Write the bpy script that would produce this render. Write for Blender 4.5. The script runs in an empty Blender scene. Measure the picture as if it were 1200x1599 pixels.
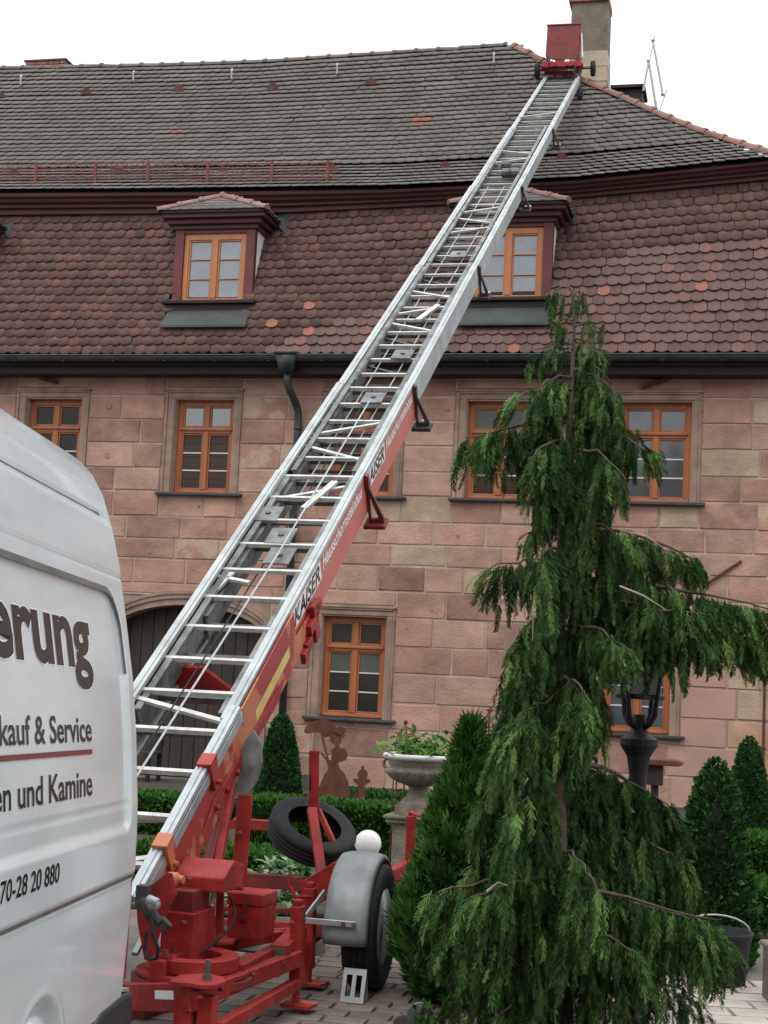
import bpy, math, random
import numpy as np
from mathutils import Vector, Matrix
random.seed(11); rng = np.random.default_rng(11)
sc = bpy.context.scene; COL = sc.collection
rad = math.radians
def V3(*a): return np.array(a, float)
def nrm(v): v = np.asarray(v, float); return v/np.linalg.norm(v)

# ------------------------------------------------------------------ camera
FPX = 2400.0; PITCH, ROLL, YAW = rad(6.29), rad(2.80), rad(13.5); EYE = 1.6; D0 = 23.3
cF = V3(0, math.cos(PITCH), math.sin(PITCH)); _R0 = V3(1, 0, 0); _U0 = V3(0, -math.sin(PITCH), math.cos(PITCH))
cR = _R0*math.cos(ROLL)+_U0*math.sin(ROLL); cU = _U0*math.cos(ROLL)-_R0*math.sin(ROLL); CAM = V3(0, 0, EYE)
cam = bpy.data.objects.new('camera', bpy.data.cameras.new('camera')); COL.objects.link(cam); sc.camera = cam
cam.data.sensor_fit = 'VERTICAL'; cam.data.sensor_height = 24; cam.data.lens = 24*FPX/1599
cam.data.clip_start = .05; cam.data.clip_end = 2000
cam.matrix_world = Matrix(((cR[0], cU[0], -cF[0], 0), (cR[1], cU[1], -cF[1], 0), (cR[2], cU[2], -cF[2], EYE), (0, 0, 0, 1)))

# ------------------------------------------------------------------ world, sun, exposure
world = bpy.data.worlds.new('World'); sc.world = world; world.use_nodes = True
wn = world.node_tree; wn.nodes.clear()
def wnode(t, **k):
    n = wn.nodes.new(t)
    for a, b in k.items(): setattr(n, a, b)
    return n
sky = wnode('ShaderNodeTexSky', sky_type='NISHITA', sun_disc=False, sun_elevation=rad(52), sun_rotation=rad(205), air_density=1.0, dust_density=2.0)
wtc = wnode('ShaderNodeTexCoord'); wmp = wnode('ShaderNodeMapping'); wmp.inputs['Scale'].default_value = (1.2, 1.2, 3.0)
wno = wnode('ShaderNodeTexNoise'); wno.inputs['Scale'].default_value = 2.2; wno.inputs['Detail'].default_value = 5
wrp = wnode('ShaderNodeValToRGB'); wrp.color_ramp.elements[0].position = .3; wrp.color_ramp.elements[0].color = (5.9, 6.5, 7.1, 1)
wrp.color_ramp.elements[1].position = .7; wrp.color_ramp.elements[1].color = (13, 13, 12.9, 1)
wmx = wnode('ShaderNodeMixRGB'); wmx.inputs[0].default_value = .88
wbg = wnode('ShaderNodeBackground'); wbg.inputs['Strength'].default_value = .12; wout = wnode('ShaderNodeOutputWorld')
L = wn.links.new
L(wtc.outputs['Generated'], wmp.inputs[0]); L(wmp.outputs[0], wno.inputs['Vector']); L(wno.outputs['Fac'], wrp.inputs[0])
wsp = wnode('ShaderNodeSeparateXYZ'); wma = wnode('ShaderNodeMapRange'); wma.inputs['From Min'].default_value = 0; wma.inputs['From Max'].default_value = 1; wma.inputs['To Min'].default_value = .80; wma.inputs['To Max'].default_value = 2.1
wml = wnode('ShaderNodeMixRGB', blend_type='MULTIPLY'); wml.inputs[0].default_value = 1     # overcast sky: brighter overhead than at the horizon
L(wtc.outputs['Generated'], wsp.inputs[0]); L(wsp.outputs['Z'], wma.inputs['Value']); L(wrp.outputs[0], wml.inputs[1]); L(wma.outputs[0], wml.inputs[2])
L(sky.outputs[0], wmx.inputs[1]); L(wml.outputs[0], wmx.inputs[2]); L(wmx.outputs[0], wbg.inputs[0]); L(wbg.outputs[0], wout.inputs[0])
sl = bpy.data.lights.new('sun', 'SUN'); sl.energy = .9; sl.angle = rad(20); sl.color = (1, .96, .9)
sun = bpy.data.objects.new('sun', sl); COL.objects.link(sun)
_sd = V3(math.sin(rad(205))*math.cos(rad(52)), math.cos(rad(205))*math.cos(rad(52)), math.sin(rad(52)))
sun.rotation_euler = Vector(_sd).to_track_quat('Z', 'Y').to_euler(); sun.location = (0, 0, 30)
vs = sc.view_settings; sc.display_settings.display_device = 'sRGB'
vs.view_transform = 'Standard'; vs.look = 'None'; vs.exposure = 0; vs.gamma = 1; vs.use_curve_mapping = False
sc.render.engine = 'CYCLES'; sc.cycles.use_denoising = True; sc.cycles.max_bounces = 5; sc.cycles.diffuse_bounces = 2; sc.cycles.transparent_max_bounces = 4

# ------------------------------------------------------------------ geometry helpers
def ray(x, y): return cF+cR*(x-600)/FPX+cU*(799.5-y)/FPX
def P(x, y, d): v = ray(x, y); return CAM+v*d/v[1]
def G(x, y, z=0.): v = ray(x, y); return CAM+v*(z-EYE)/v[2]
aS = V3(math.cos(YAW), -math.sin(YAW), 0); aT = V3(math.sin(YAW), math.cos(YAW), 0); BO = V3(0, D0, 0); Z = V3(0, 0, 1)
def W(s, t, z): return BO+aS*s+aT*t+Z*z                    # building coordinates: along, behind, up
def Fc(x, y, t=0.):
    v = ray(x, y); q = CAM+v*((t-(CAM-BO)@aT)/(v@aT))-BO; return q@aS, q[2]

class MB:
    def __init__(s): s.v = []; s.f = []; s.m = []
    def add(s, vs_, fs, mi=0):
        n = len(s.v); s.v += [tuple(map(float, p)) for p in vs_]
        for f in fs: s.f.append(tuple(n+i for i in f)); s.m.append(mi)
        return s
    def box(s, c, dx, dy, dz, ax=None, mi=0):
        ax = ax if ax is not None else (V3(1, 0, 0), V3(0, 1, 0), Z); c = np.asarray(c, float)
        p = [c+ax[0]*dx*i/2+ax[1]*dy*j/2+ax[2]*dz*k/2 for i in (-1, 1) for j in (-1, 1) for k in (-1, 1)]
        return s.add(p, [(0, 1, 3, 2), (4, 6, 7, 5), (0, 4, 5, 1), (2, 3, 7, 6), (0, 2, 6, 4), (1, 5, 7, 3)], mi)
    def beam(s, p, q, w, h=None, up=Z, mi=0):
        p = np.asarray(p, float); q = np.asarray(q, float); h = h or w; d = nrm(q-p)
        if abs(d@up) > .95: up = V3(0, 1, 0)
        sd = nrm(np.cross(d, up)); u = np.cross(sd, d)
        return s.box((p+q)/2, w, np.linalg.norm(q-p), h, (sd, d, u), mi)
    def tube(s, pts, r, n=8, mi=0):
        pts = [np.asarray(p, float) for p in pts]; rs = r if hasattr(r, '__len__') else [r]*len(pts); rings = []
        t0 = nrm(pts[1]-pts[0]); up = Z if abs(t0[2]) < .9 else V3(0, 1, 0); a = nrm(np.cross(t0, up))
        for i, p in enumerate(pts):
            t = nrm(pts[min(i+1, len(pts)-1)]-pts[max(i-1, 0)]); a = nrm(a-t*(a@t)); b = np.cross(t, a)
            rings += [p+(a*math.cos(2*math.pi*k/n)+b*math.sin(2*math.pi*k/n))*rs[i] for k in range(n)]
        fs = [(i*n+k, i*n+(k+1) % n, (i+1)*n+(k+1) % n, (i+1)*n+k) for i in range(len(pts)-1) for k in range(n)]
        fs += [tuple(range(n))[::-1], tuple((len(pts)-1)*n+k for k in range(n))]
        return s.add(rings, fs, mi)
    def lathe(s, prof, o, ax=None, n=24, mi=0, wob=None):
        ax = ax or (V3(1, 0, 0), V3(0, 1, 0), Z); vv = []
        for j, (r, z) in enumerate(prof):
            for k in range(n):
                a = 2*math.pi*k/n; rr = r*(wob(a, j) if wob else 1)
                vv.append(o+(ax[0]*math.cos(a)+ax[1]*math.sin(a))*rr+ax[2]*z)
        fs = [(j*n+k, j*n+(k+1) % n, (j+1)*n+(k+1) % n, (j+1)*n+k) for j in range(len(prof)-1) for k in range(n)]
        fs += [tuple(range(n))[::-1], tuple((len(prof)-1)*n+k for k in range(n))]
        return s.add(vv, fs, mi)
    def prism(s, poly, o, ex, ey, dv, mi=0):
        n = len(poly); a = [o+ex*x+ey*y for x, y in poly]; b = [p+dv for p in a]
        return s.add(a+b, [tuple(range(n))[::-1], tuple(range(n, 2*n))]+[(i, (i+1) % n, n+(i+1) % n, n+i) for i in range(n)], mi)
    def sphere(s, c, r, n=16, mi=0, sq=1.):
        pr = [(max(r*math.sin(math.pi*j/10), 1e-4), -r*sq*math.cos(math.pi*j/10)) for j in range(11)]
        return s.lathe(pr, np.asarray(c, float), n=n, mi=mi)
    def build(s, name, mat, parent=None, smooth=False, bevel=0, kind=None, label=None):
        off = WL[parent.name] if parent else V3(0, 0, 0)
        me = bpy.data.meshes.new(name)
        me.from_pydata([tuple(np.array(p)-off) for p in s.v], [], s.f)
        for m in (mat if isinstance(mat, (list, tuple)) else [mat]): me.materials.append(m)
        if any(s.m): me.polygons.foreach_set('material_index', s.m)
        if smooth: me.polygons.foreach_set('use_smooth', [True]*len(s.f))
        me.update()
        return link(name, me, parent, bevel=bevel, kind=kind, label=label)
WL = {}
def link(name, me, parent=None, bevel=0, kind=None, label=None, mat4=None):
    o = bpy.data.objects.new(name, me); COL.objects.link(o)
    if parent is not None: o.parent = parent
    off = WL[parent.name] if parent is not None else V3(0, 0, 0)
    if mat4 is not None: o.matrix_local = Matrix.Translation(Vector(-off)) @ mat4
    WL[o.name] = off
    if bevel:
        b = o.modifiers.new('bevel', 'BEVEL'); b.width = bevel; b.segments = 2; b.limit_method = 'ANGLE'; b.angle_limit = rad(40)
    if kind: o['kind'] = kind
    if label: o['label'] = label
    return o
def thing(name, label, cat, loc, group=None):
    o = bpy.data.objects.new(name, None); COL.objects.link(o); o.location = tuple(loc); o.empty_display_size = .2
    o['label'] = label; o['category'] = cat
    if group: o['group'] = group
    WL[o.name] = np.asarray(loc, float); return o
def tag(o, label, cat, group=None):
    o['label'] = label; o['category'] = cat
    if group: o['group'] = group
    return o
def M4(o, x, y, z):
    return Matrix(((x[0], y[0], z[0], o[0]), (x[1], y[1], z[1], o[1]), (x[2], y[2], z[2], o[2]), (0, 0, 0, 1)))
def mass(name, tv, tf, mats, mat, parent=None, kind='stuff', mi=None, smooth=False):
    """many copies of one small template joined into one mesh; mats = (N,3,4)"""
    tv = np.asarray(tv, float); mats = np.asarray(mats, float); n = len(mats); k = len(tv)
    co = np.einsum('nij,kj->nki', mats[:, :, :3], tv)+mats[:, None, :, 3]
    if parent is not None: co = co-WL[parent.name]
    lp = np.array([i for f in tf for i in f]); ls = np.array([len(f) for f in tf])
    loops = (lp[None, :]+(np.arange(n)*k)[:, None]).ravel(); tot = np.tile(ls, n); st = np.concatenate(([0], np.cumsum(tot)[:-1]))
    me = bpy.data.meshes.new(name); me.vertices.add(n*k); me.vertices.foreach_set('co', co.ravel())
    me.loops.add(len(loops)); me.loops.foreach_set('vertex_index', loops.astype(np.int32))
    me.polygons.add(len(tot)); me.polygons.foreach_set('loop_start', st.astype(np.int32)); me.polygons.foreach_set('loop_total', tot.astype(np.int32))
    for m in (mat if isinstance(mat, (list, tuple)) else [mat]): me.materials.append(m)
    if mi is not None: me.polygons.foreach_set('material_index', np.repeat(np.asarray(mi, np.int32), len(tf)))
    if smooth: me.polygons.foreach_set('use_smooth', [True]*len(tot))
    me.update(calc_edges=True); me.validate()
    return link(name, me, parent, kind=kind)
def text_geo(body, size=1., shear=0., offset=0., sx=1.):
    cu = bpy.data.curves.new('txt', 'FONT'); cu.body = body; cu.size = size; cu.shear = shear; cu.offset = offset; cu.resolution_u = 4
    ob = bpy.data.objects.new('txt', cu); COL.objects.link(ob); bpy.context.view_layer.update()
    me = bpy.data.meshes.new_from_object(ob.evaluated_get(bpy.context.evaluated_depsgraph_get()))
    v = np.array([q.co[:] for q in me.vertices]); f = [tuple(p.vertices) for p in me.polygons]
    bpy.data.objects.remove(ob); bpy.data.curves.remove(cu); bpy.data.meshes.remove(me)
    v[:, 0] *= sx; return v[:, :2], f

# ------------------------------------------------------------------ materials
def M(name, col, rough=.6, var=.2, scale=6., bump=0., bscale=50., metal=0., col2=None, rnd=0., isl=0., ior=1.5, spec=.5, thr=None, ramp=None, stretch=None, coat=0., stops=None, stain=0.):
    m = bpy.data.materials.new(name); m.use_nodes = True; nt = m.node_tree; N = nt.nodes; b = N['Principled BSDF']; K = nt.links.new
    tc = N.new('ShaderNodeTexCoord'); vec = tc.outputs['Object']
    if stretch:
        mp = N.new('ShaderNodeMapping'); mp.inputs['Scale'].default_value = stretch; K(vec, mp.inputs[0]); vec = mp.outputs[0]
    no = N.new('ShaderNodeTexNoise'); no.inputs['Scale'].default_value = scale; no.inputs['Detail'].default_value = 6; no.inputs['Roughness'].default_value = .62; K(vec, no.inputs['Vector'])
    cr = N.new('ShaderNodeValToRGB'); K(no.outputs['Fac'], cr.inputs[0]); e = cr.color_ramp.elements
    c = np.array(col[:3])
    lo, hi = (c*(1-var), c*(1+var)) if col2 is None else (c, np.array(col2[:3]))
    p0, p1 = thr or (.32, .68)
    e[0].position = p0; e[1].position = p1; e[0].color = (*np.clip(lo, 0, 1), 1); e[1].color = (*np.clip(hi, 0, 1), 1)
    if stops:
        while len(e) < len(stops): e.new(.5)
        for el, (pp, cc) in zip(e, stops): el.position = pp; el.color = (*cc, 1)
    out = cr.outputs[0]
    if stain:      # broad weathering and bedding streaks that run across pieces
        mp2 = N.new('ShaderNodeMapping'); mp2.inputs['Scale'].default_value = (1, 1, 2.6); K(tc.outputs['Object'], mp2.inputs[0])
        n3 = N.new('ShaderNodeTexNoise'); n3.inputs['Scale'].default_value = .9; n3.inputs['Detail'].default_value = 8; n3.inputs['Roughness'].default_value = .68; K(mp2.outputs[0], n3.inputs['Vector'])
        c3 = N.new('ShaderNodeValToRGB'); c3.color_ramp.elements[0].position = .34; c3.color_ramp.elements[0].color = (1-stain, (1-stain)*.98, (1-stain)*.95, 1); c3.color_ramp.elements[1].position = .62; c3.color_ramp.elements[1].color = (1.04, 1.04, 1.03, 1); K(n3.outputs['Fac'], c3.inputs[0])
        m3 = N.new('ShaderNodeMixRGB'); m3.blend_type = 'MULTIPLY'; m3.inputs[0].default_value = 1; K(out, m3.inputs[1]); K(c3.outputs[0], m3.inputs[2]); out = m3.outputs[0]
    if ramp:      # own colour of each piece picked at random
        src = N.new('ShaderNodeObjectInfo').outputs['Random'] if rnd else N.new('ShaderNodeNewGeometry').outputs['Random Per Island']
        r2 = N.new('ShaderNodeValToRGB'); K(src, r2.inputs[0]); els = r2.color_ramp.elements
        while len(els) < len(ramp): els.new(.5)
        for el, (pp, cc) in zip(els, ramp): el.position = pp; el.color = (*cc, 1)
        mx = N.new('ShaderNodeMixRGB'); mx.blend_type = 'MULTIPLY'; mx.inputs[0].default_value = 1; K(out, mx.inputs[1]); K(r2.outputs[0], mx.inputs[2]); out = mx.outputs[0]
    elif rnd or isl:
        src = N.new('ShaderNodeObjectInfo').outputs['Random'] if rnd else N.new('ShaderNodeNewGeometry').outputs['Random Per Island']
        amt = rnd or isl
        mr = N.new('ShaderNodeMapRange'); mr.inputs['To Min'].default_value = 1-amt; mr.inputs['To Max'].default_value = 1+amt; K(src, mr.inputs['Value'])
        hs = N.new('ShaderNodeHueSaturation'); K(mr.outputs[0], hs.inputs['Value']); K(out, hs.inputs['Color']); out = hs.outputs[0]
    K(out, b.inputs['Base Color'])
    n2 = N.new('ShaderNodeTexNoise'); n2.inputs['Scale'].default_value = bscale; n2.inputs['Detail'].default_value = 5; K(vec, n2.inputs['Vector'])
    rr = N.new('ShaderNodeMapRange'); rr.inputs['To Min'].default_value = max(0, rough-.08); rr.inputs['To Max'].default_value = min(1, rough+.1); K(n2.outputs['Fac'], rr.inputs['Value']); K(rr.outputs[0], b.inputs['Roughness'])
    if bump:
        bp = N.new('ShaderNodeBump'); bp.inputs['Strength'].default_value = bump; bp.inputs['Distance'].default_value = .02; K(n2.outputs['Fac'], bp.inputs['Height']); K(bp.outputs[0], b.inputs['Normal'])
    b.inputs['Metallic'].default_value = metal; b.inputs['IOR'].default_value = ior; b.inputs['Specular IOR Level'].default_value = spec
    b.inputs['Coat Weight'].default_value = coat
    return m
m_mortar = M('mortar', (.40, .31, .26), .9, .2, 3, .3, 40)
STONE = [M('sandstone_pink', (.395, .232, .18), .85, .2, 2.6, .6, 26, rnd=.14, stain=.26), M('sandstone_rose', (.42, .268, .212), .85, .2, 2.2, .6, 26, rnd=.12, stain=.26),
         M('sandstone_brown', (.30, .178, .142), .85, .3, 3, .6, 26, rnd=.14, stain=.2), M('sandstone_beige', (.42, .32, .235), .85, .22, 2.5, .6, 26, rnd=.1, stain=.26),
         M('sandstone_ochre', (.40, .25, .165), .85, .3, 2.2, .35, 30, rnd=.12)]
m_worn = M('sandstone_worn', (.37, .21, .16), .88, .1, 2.2, .45, 24, col2=(.44, .33, .24), thr=(.47, .53), rnd=.1, stain=.2)
m_render = M('pink_render', (.40, .245, .20), .88, .12, 1.6, .15, 60)
m_frame_st = M('surround_stone', (.27, .185, .145), .85, .3, 3, .35, 30)
m_slate = M('sill_slate', (.045, .043, .045), .55, .3, 6, .2, 30)
m_wood = M('window_timber', (.33, .105, .038), .42, .22, 5, .1, 40, stretch=(1, 1, .15))
m_woodd = M('dormer_timber', (.42, .16, .06), .42, .18, 5, .1, 40, stretch=(1, 1, .15))
m_bar = M('glazing_bar', (.62, .58, .52), .4, .08)
m_oxred = M('oxblood_paint', (.115, .022, .02), .5, .2, 3, .1, 30)
m_corn = M('cornice_paint', (.075, .026, .02), .6, .35, 1.2, .15, 20, stretch=(.4, 1, 1))
m_soffit = M('dark_soffit', (.018, .011, .009), .7, .3)
m_gutter = M('gutter_metal', (.045, .055, .052), .45, .3, 4, .05, 30, metal=.4)
m_green = M('verdigris_sheet', (.036, .046, .041), .5, .22, 3, .05, 20, metal=.2)
m_white = M('white_board', (.84, .84, .82), .5, .06)
TILE_LOW = [(.0, (.70, .64, .66)), (.35, (.90, .88, .88)), (.75, (1.05, 1.04, 1.02)), (.96, (1.25, 1.15, 1.05)), (1., (1.5, 1.2, 1.05))]
TILE_UP = [(.0, (.88, .87, .86)), (.5, (1., .99, .98)), (.93, (1.07, 1.06, 1.04)), (1., (1.12, 1.0, .92))]
m_tile = M('clay_tile', (.116, .062, .052), .68, .3, 9, .3, 60, ramp=TILE_LOW, stain=.16)
m_tile1 = M('clay_tile_single', (.112, .060, .050), .68, .3, 9, .3, 60, ramp=TILE_LOW, rnd=1)
m_tileup = M('lichen_sky_sheen_tile', (.145, .127, .114), .8, .38, 2.2, .3, 60, ramp=TILE_UP, col2=(.20, .186, .172), stain=.2)  # grey of lichen, with the sky's glancing reflection also put into the colour
m_tilenew = M('new_clay_tile', (.27, .095, .066), .7, .15, 9, .2, 60)
m_ridge = M('ridge_clay', (.12, .095, .08), .7, .3, 8, .3, 40, rnd=.25)
m_hip = M('hip_clay', (.19, .095, .072), .7, .28, 8, .3, 40, rnd=.25)
m_hipd = M('dormer_hip_clay', (.25, .14, .118), .7, .2, 8, .3, 40, rnd=.15)
m_deck = M('roof_deck', (.02, .014, .012), .9, .2)
m_iron = M('rusty_iron', (.085, .032, .02), .8, .4, 20, .2, 60)
m_redgrid = M('red_guard_paint', (.17, .05, .035), .7, .3, 12)
m_chim = M('chimney_stucco', (.20, .17, .13), .9, .3, 4, .5, 30, col2=(.12, .105, .085))
m_chim2 = M('chimney_stone', (.42, .35, .26), .9, .2, 5, .4, 30)
m_brick = M('brick', (.30, .12, .075), .9, .3, 10, .3, 40)
def glass(name, col, ior, st=None): return M(name, col, .04, .25 if not st else .5, 2.5, ior=ior, bscale=3, stretch=st)
g_sky = glass('pane_sky', (.05, .06, .075), 2.5); g_dorm = glass('pane_dormer', (.13, .15, .18), 2.2)
g_dark = glass('pane_dark', (.022, .018, .016), 1.35); g_blind = M('pane_blind', (.05, .028, .02), .12, .5, 3, ior=1.35, stretch=(.1, .1, 22), bscale=3)
g_grey = glass('pane_grey', (.06, .07, .08), 1.9); g_green = glass('pane_green', (.06, .068, .055), 1.5)
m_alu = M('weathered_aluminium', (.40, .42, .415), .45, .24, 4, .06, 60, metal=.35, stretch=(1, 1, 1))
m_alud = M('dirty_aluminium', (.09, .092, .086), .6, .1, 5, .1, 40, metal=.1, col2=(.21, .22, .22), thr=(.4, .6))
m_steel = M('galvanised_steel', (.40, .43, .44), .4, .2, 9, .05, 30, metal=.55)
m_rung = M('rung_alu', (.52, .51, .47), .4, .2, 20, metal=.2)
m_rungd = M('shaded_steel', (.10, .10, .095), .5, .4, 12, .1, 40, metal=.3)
m_red = M('trailer_red', (.36, .026, .022), .5, .3, 5, .14, 30, spec=.3, stops=[(.30, (.07, .022, .016)), (.40, (.22, .013, .014)), (.53, (.30, .020, .020)), (.66, (.36, .040, .034)), (.76, (.27, .080, .035))])
m_orange = M('faded_orange_red', (.50, .15, .07), .5, .1, 1.9, .05, 30, col2=(.34, .022, .02), thr=(.47, .49))
m_pinkred = M('faded_pink_red', (.50, .12, .095), .45, .12, 3, .03, 30)
m_darkred = M('dark_red_paint', (.16, .012, .014), .5, .3, 5, .14, 40, stops=[(.32, (.05, .015, .012)), (.45, (.13, .010, .011)), (.62, (.19, .016, .016)), (.76, (.17, .05, .025))])
m_bkt = M('bucket_red', (.17, .014, .013), .5, .35, 5, .1, 30)
m_black = M('black_rubber', (.009, .009, .010), .8, .3, 20, .2, 80)
m_dkgrey = M('dark_bracket', (.045, .04, .038), .6, .3, 10)
m_white_v = M('van_white', (.70, .745, .775), .14, .03, 2, coat=.4, spec=.5, stain=.10)
m_seam = M('van_seam', (.12, .12, .11), .6, .3)
m_plastic = M('black_plastic', (.03, .031, .034), .5, .2, 20, .1, 90)
m_letters = M('letter_film', (.010, .009, .011), .22, .05, spec=.35); m_lred = M('red_film', (.20, .018, .03), .25, .05)
m_film = M('white_film', (.8, .8, .8), .3, .03); m_ylw = M('yellow_label', (.62, .47, .15), .6, .12, 8)
m_lamp_red = M('tail_lens', (.18, .008, .02), .2, .1)
m_tread = M('mudguard_zinc', (.22, .24, .245), .55, .3, 4, .1, 20, metal=.3)
m_stone = M('cast_stone', (.21, .185, .145), .85, .4, 6, .5, 40, stain=.3); m_stonel = M('pale_lead_rim', (.66, .67, .67), .6, .12, 6)
m_ball = M('white_globe', (.72, .71, .68), .5, .12, 5)
m_rust = M('corten', (.10, .036, .021), .85, .35, 9, .2, 60)
m_paver = M('paver', (.165, .13, .11), .85, .3, 5, .35, 40, rnd=.22); m_slab = M('pale_slab', (.46, .40, .35), .85, .18, 4, .3, 40, rnd=.1)
m_ground = M('courtyard_grit', (.13, .115, .10), .95, .35, 2, .4, 30); m_soil = M('soil', (.05, .037, .028), .95, .4, 6, .5, 25)
m_castiron = M('black_cast_iron', (.012, .012, .012), .6, .3, 10, .1, 40, metal=.3)
m_door = M('dark_oak', (.028, .02, .015), .65, .35, 3, .2, 30, stretch=(1, 1, .1))
m_bark = M('bark', (.085, .062, .046), .9, .4, 9, .6, 30); m_twig = M('pale_twig', (.34, .29, .23), .8, .3, 15)
m_stake = M('brown_post', (.075, .045, .03), .8, .3, 6, .2, 40)
def leaf(name, c, v=.35, isl=.35, rough=.68, c2=None): 
    m = M(name, c, rough, v, 5, col2=c2, isl=isl, spec=.14); b = m.node_tree.nodes['Principled BSDF']
    b.inputs['Subsurface Weight'].default_value = 0; return m
l_nootka = leaf('nootka_needles', (.011, .034, .009), isl=.55, c2=(.042, .088, .022)); l_nootka2 = leaf('nootka_tips', (.085, .15, .04), isl=.35)
l_thuja = leaf('thuja', (.024, .075, .015), isl=.45, c2=(.052, .13, .026)); l_yew = leaf('yew', (.014, .05, .014), isl=.45, c2=(.035, .10, .022))
l_box = leaf('boxwood', (.025, .085, .014), isl=.45, c2=(.055, .15, .022)); l_urn = leaf('urn_leaf', (.11, .22, .03), isl=.35)
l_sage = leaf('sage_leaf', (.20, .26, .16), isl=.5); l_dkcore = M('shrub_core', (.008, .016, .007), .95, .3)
m_flower = M('white_petals', (.75, .73, .6), .7, .1, isl=.15)
#PART2
# ------------------------------------------------------------------ ground
gb = MB(); gb.box((0, 150, -.17), 700, 700, .3); ground = gb.build('ground', m_ground, kind='structure')
bd = MB().box((0.6, 16.9, .0), 13, 12.4, .024).build('flower_bed', m_soil, kind='structure')
hd = V3(math.sin(rad(13)), math.cos(rad(13)), 0); hr = V3(hd[1], -hd[0], 0)
def pmesh(name, a, b, h, mat):
    q = MB(); i = .007
    q.add([(-a, -b, 0), (a, -b, 0), (a, b, 0), (-a, b, 0), (-a+i, -b+i, h), (a-i, -b+i, h), (a-i, b-i, h), (-a+i, b-i, h)],
          [(4, 5, 6, 7), (0, 1, 5, 4), (1, 2, 6, 5), (2, 3, 7, 6), (3, 0, 4, 7)])
    me = bpy.data.meshes.new(name); me.from_pydata(q.v, [], q.f); me.materials.append(mat); return me
pv = [pmesh('paving_stone', .1035+.002*k, .0735, .03, m_paver) for k in range(-1, 2)]
npv = 0
for j in range(-3, 30):
    off = random.random()*.2
    for i in range(-9, 10):
        c = V3(-.45, 6.2, 0)+hr*(i*.212+off)+hd*(j*.151)
        if not (6.0 < c[1] < 9.9 and -1.0 < c[0] < .75 and npv < 296): continue
        a = random.gauss(0, .006); x = hr*math.cos(a)+hd*math.sin(a); y = hd*math.cos(a)-hr*math.sin(a)
        link('paving_stone', random.choice(pv), ground, mat4=M4(c+Z*random.uniform(-.034, -.029), x, y, Z)); npv += 1
sv = [pmesh('paving_slab', .148, .098, .035, m_slab)]
for j in range(12):
    for i in range(6):
        c = V3(1.30+i*.305+(.15 if j % 2 else 0), 6.7+j*.205, 0)
        link('paving_slab', sv[0], ground, mat4=M4(c+Z*random.uniform(-.037, -.032), V3(1, 0, 0), V3(0, 1, 0), Z))

# ------------------------------------------------------------------ building
bld = thing('historic_building', 'old pink sandstone building with a grey and red tiled mansard roof and small dormers', 'building', W(0, 0, 0))
S0, S1 = -9.0, 7.0
UP = (4.40, 5.90); LO = (1.03, 2.56)
WIN = [(-6.07, -5.10, *UP, 'darkpane'), (-3.49, -2.51, *UP, 'skytop'), (-.88, .12, *UP, 'blind'), (1.22, 2.21, *UP, 'greentop'), (3.53, 4.57, *UP, 'grey'),
       (-.88, .12, *LO, 'blinddark'), (3.39, 4.37, *LO, 'grey')]
ARCH = (-4.45, -1.72, 0, 2.78)
# mortar bed as rectangles round the openings
ss = sorted({S0, S1}|{w[0] for w in WIN}|{w[1] for w in WIN}|{ARCH[0], ARCH[1]}); zz = sorted({0, 6.5, ARCH[3]}|{w[2] for w in WIN}|{w[3] for w in WIN})
mw = MB()
holes = [w[:4] for w in WIN]+[ARCH]
for a, b in zip(ss, ss[1:]):
    for c, d in zip(zz, zz[1:]):
        if any(h[0] <= a and b <= h[1] and h[2] <= c and d <= h[3] for h in holes): continue
        mw.add([W(a, .014, c), W(b, .014, c), W(b, .014, d), W(a, .014, d)], [(0, 1, 2, 3)])
for a, b, c, d in holes:      # reveals
    for p, q, r_, u in (((a, c), (a, d), .03, .3), ((b, d), (b, c), .03, .3), ((a, d), (b, d), .03, .3), ((b, c), (a, c), .03, .3)):
        mw.add([W(p[0], r_, p[1]), W(q[0], r_, q[1]), W(q[0], u, q[1]), W(p[0], u, p[1])], [(0, 1, 2, 3)])
mw.add([W(S1, .03, 0), W(S1, 9, 0), W(S1, 9, 6.5), W(S1, .03, 6.5)], [(0, 1, 2, 3)]); mw.add([W(S0, .03, 0), W(S0, 9, 0), W(S0, 9, 6.5), W(S0, .03, 6.5)], [(3, 2, 1, 0)])
mw.add([W(S0, .5, 0), W(S1, .5, 0), W(S1, .5, 6.5), W(S0, .5, 6.5)], [(0, 1, 2, 3)])
wall = mw.build('wall', m_mortar, bld)
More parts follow.
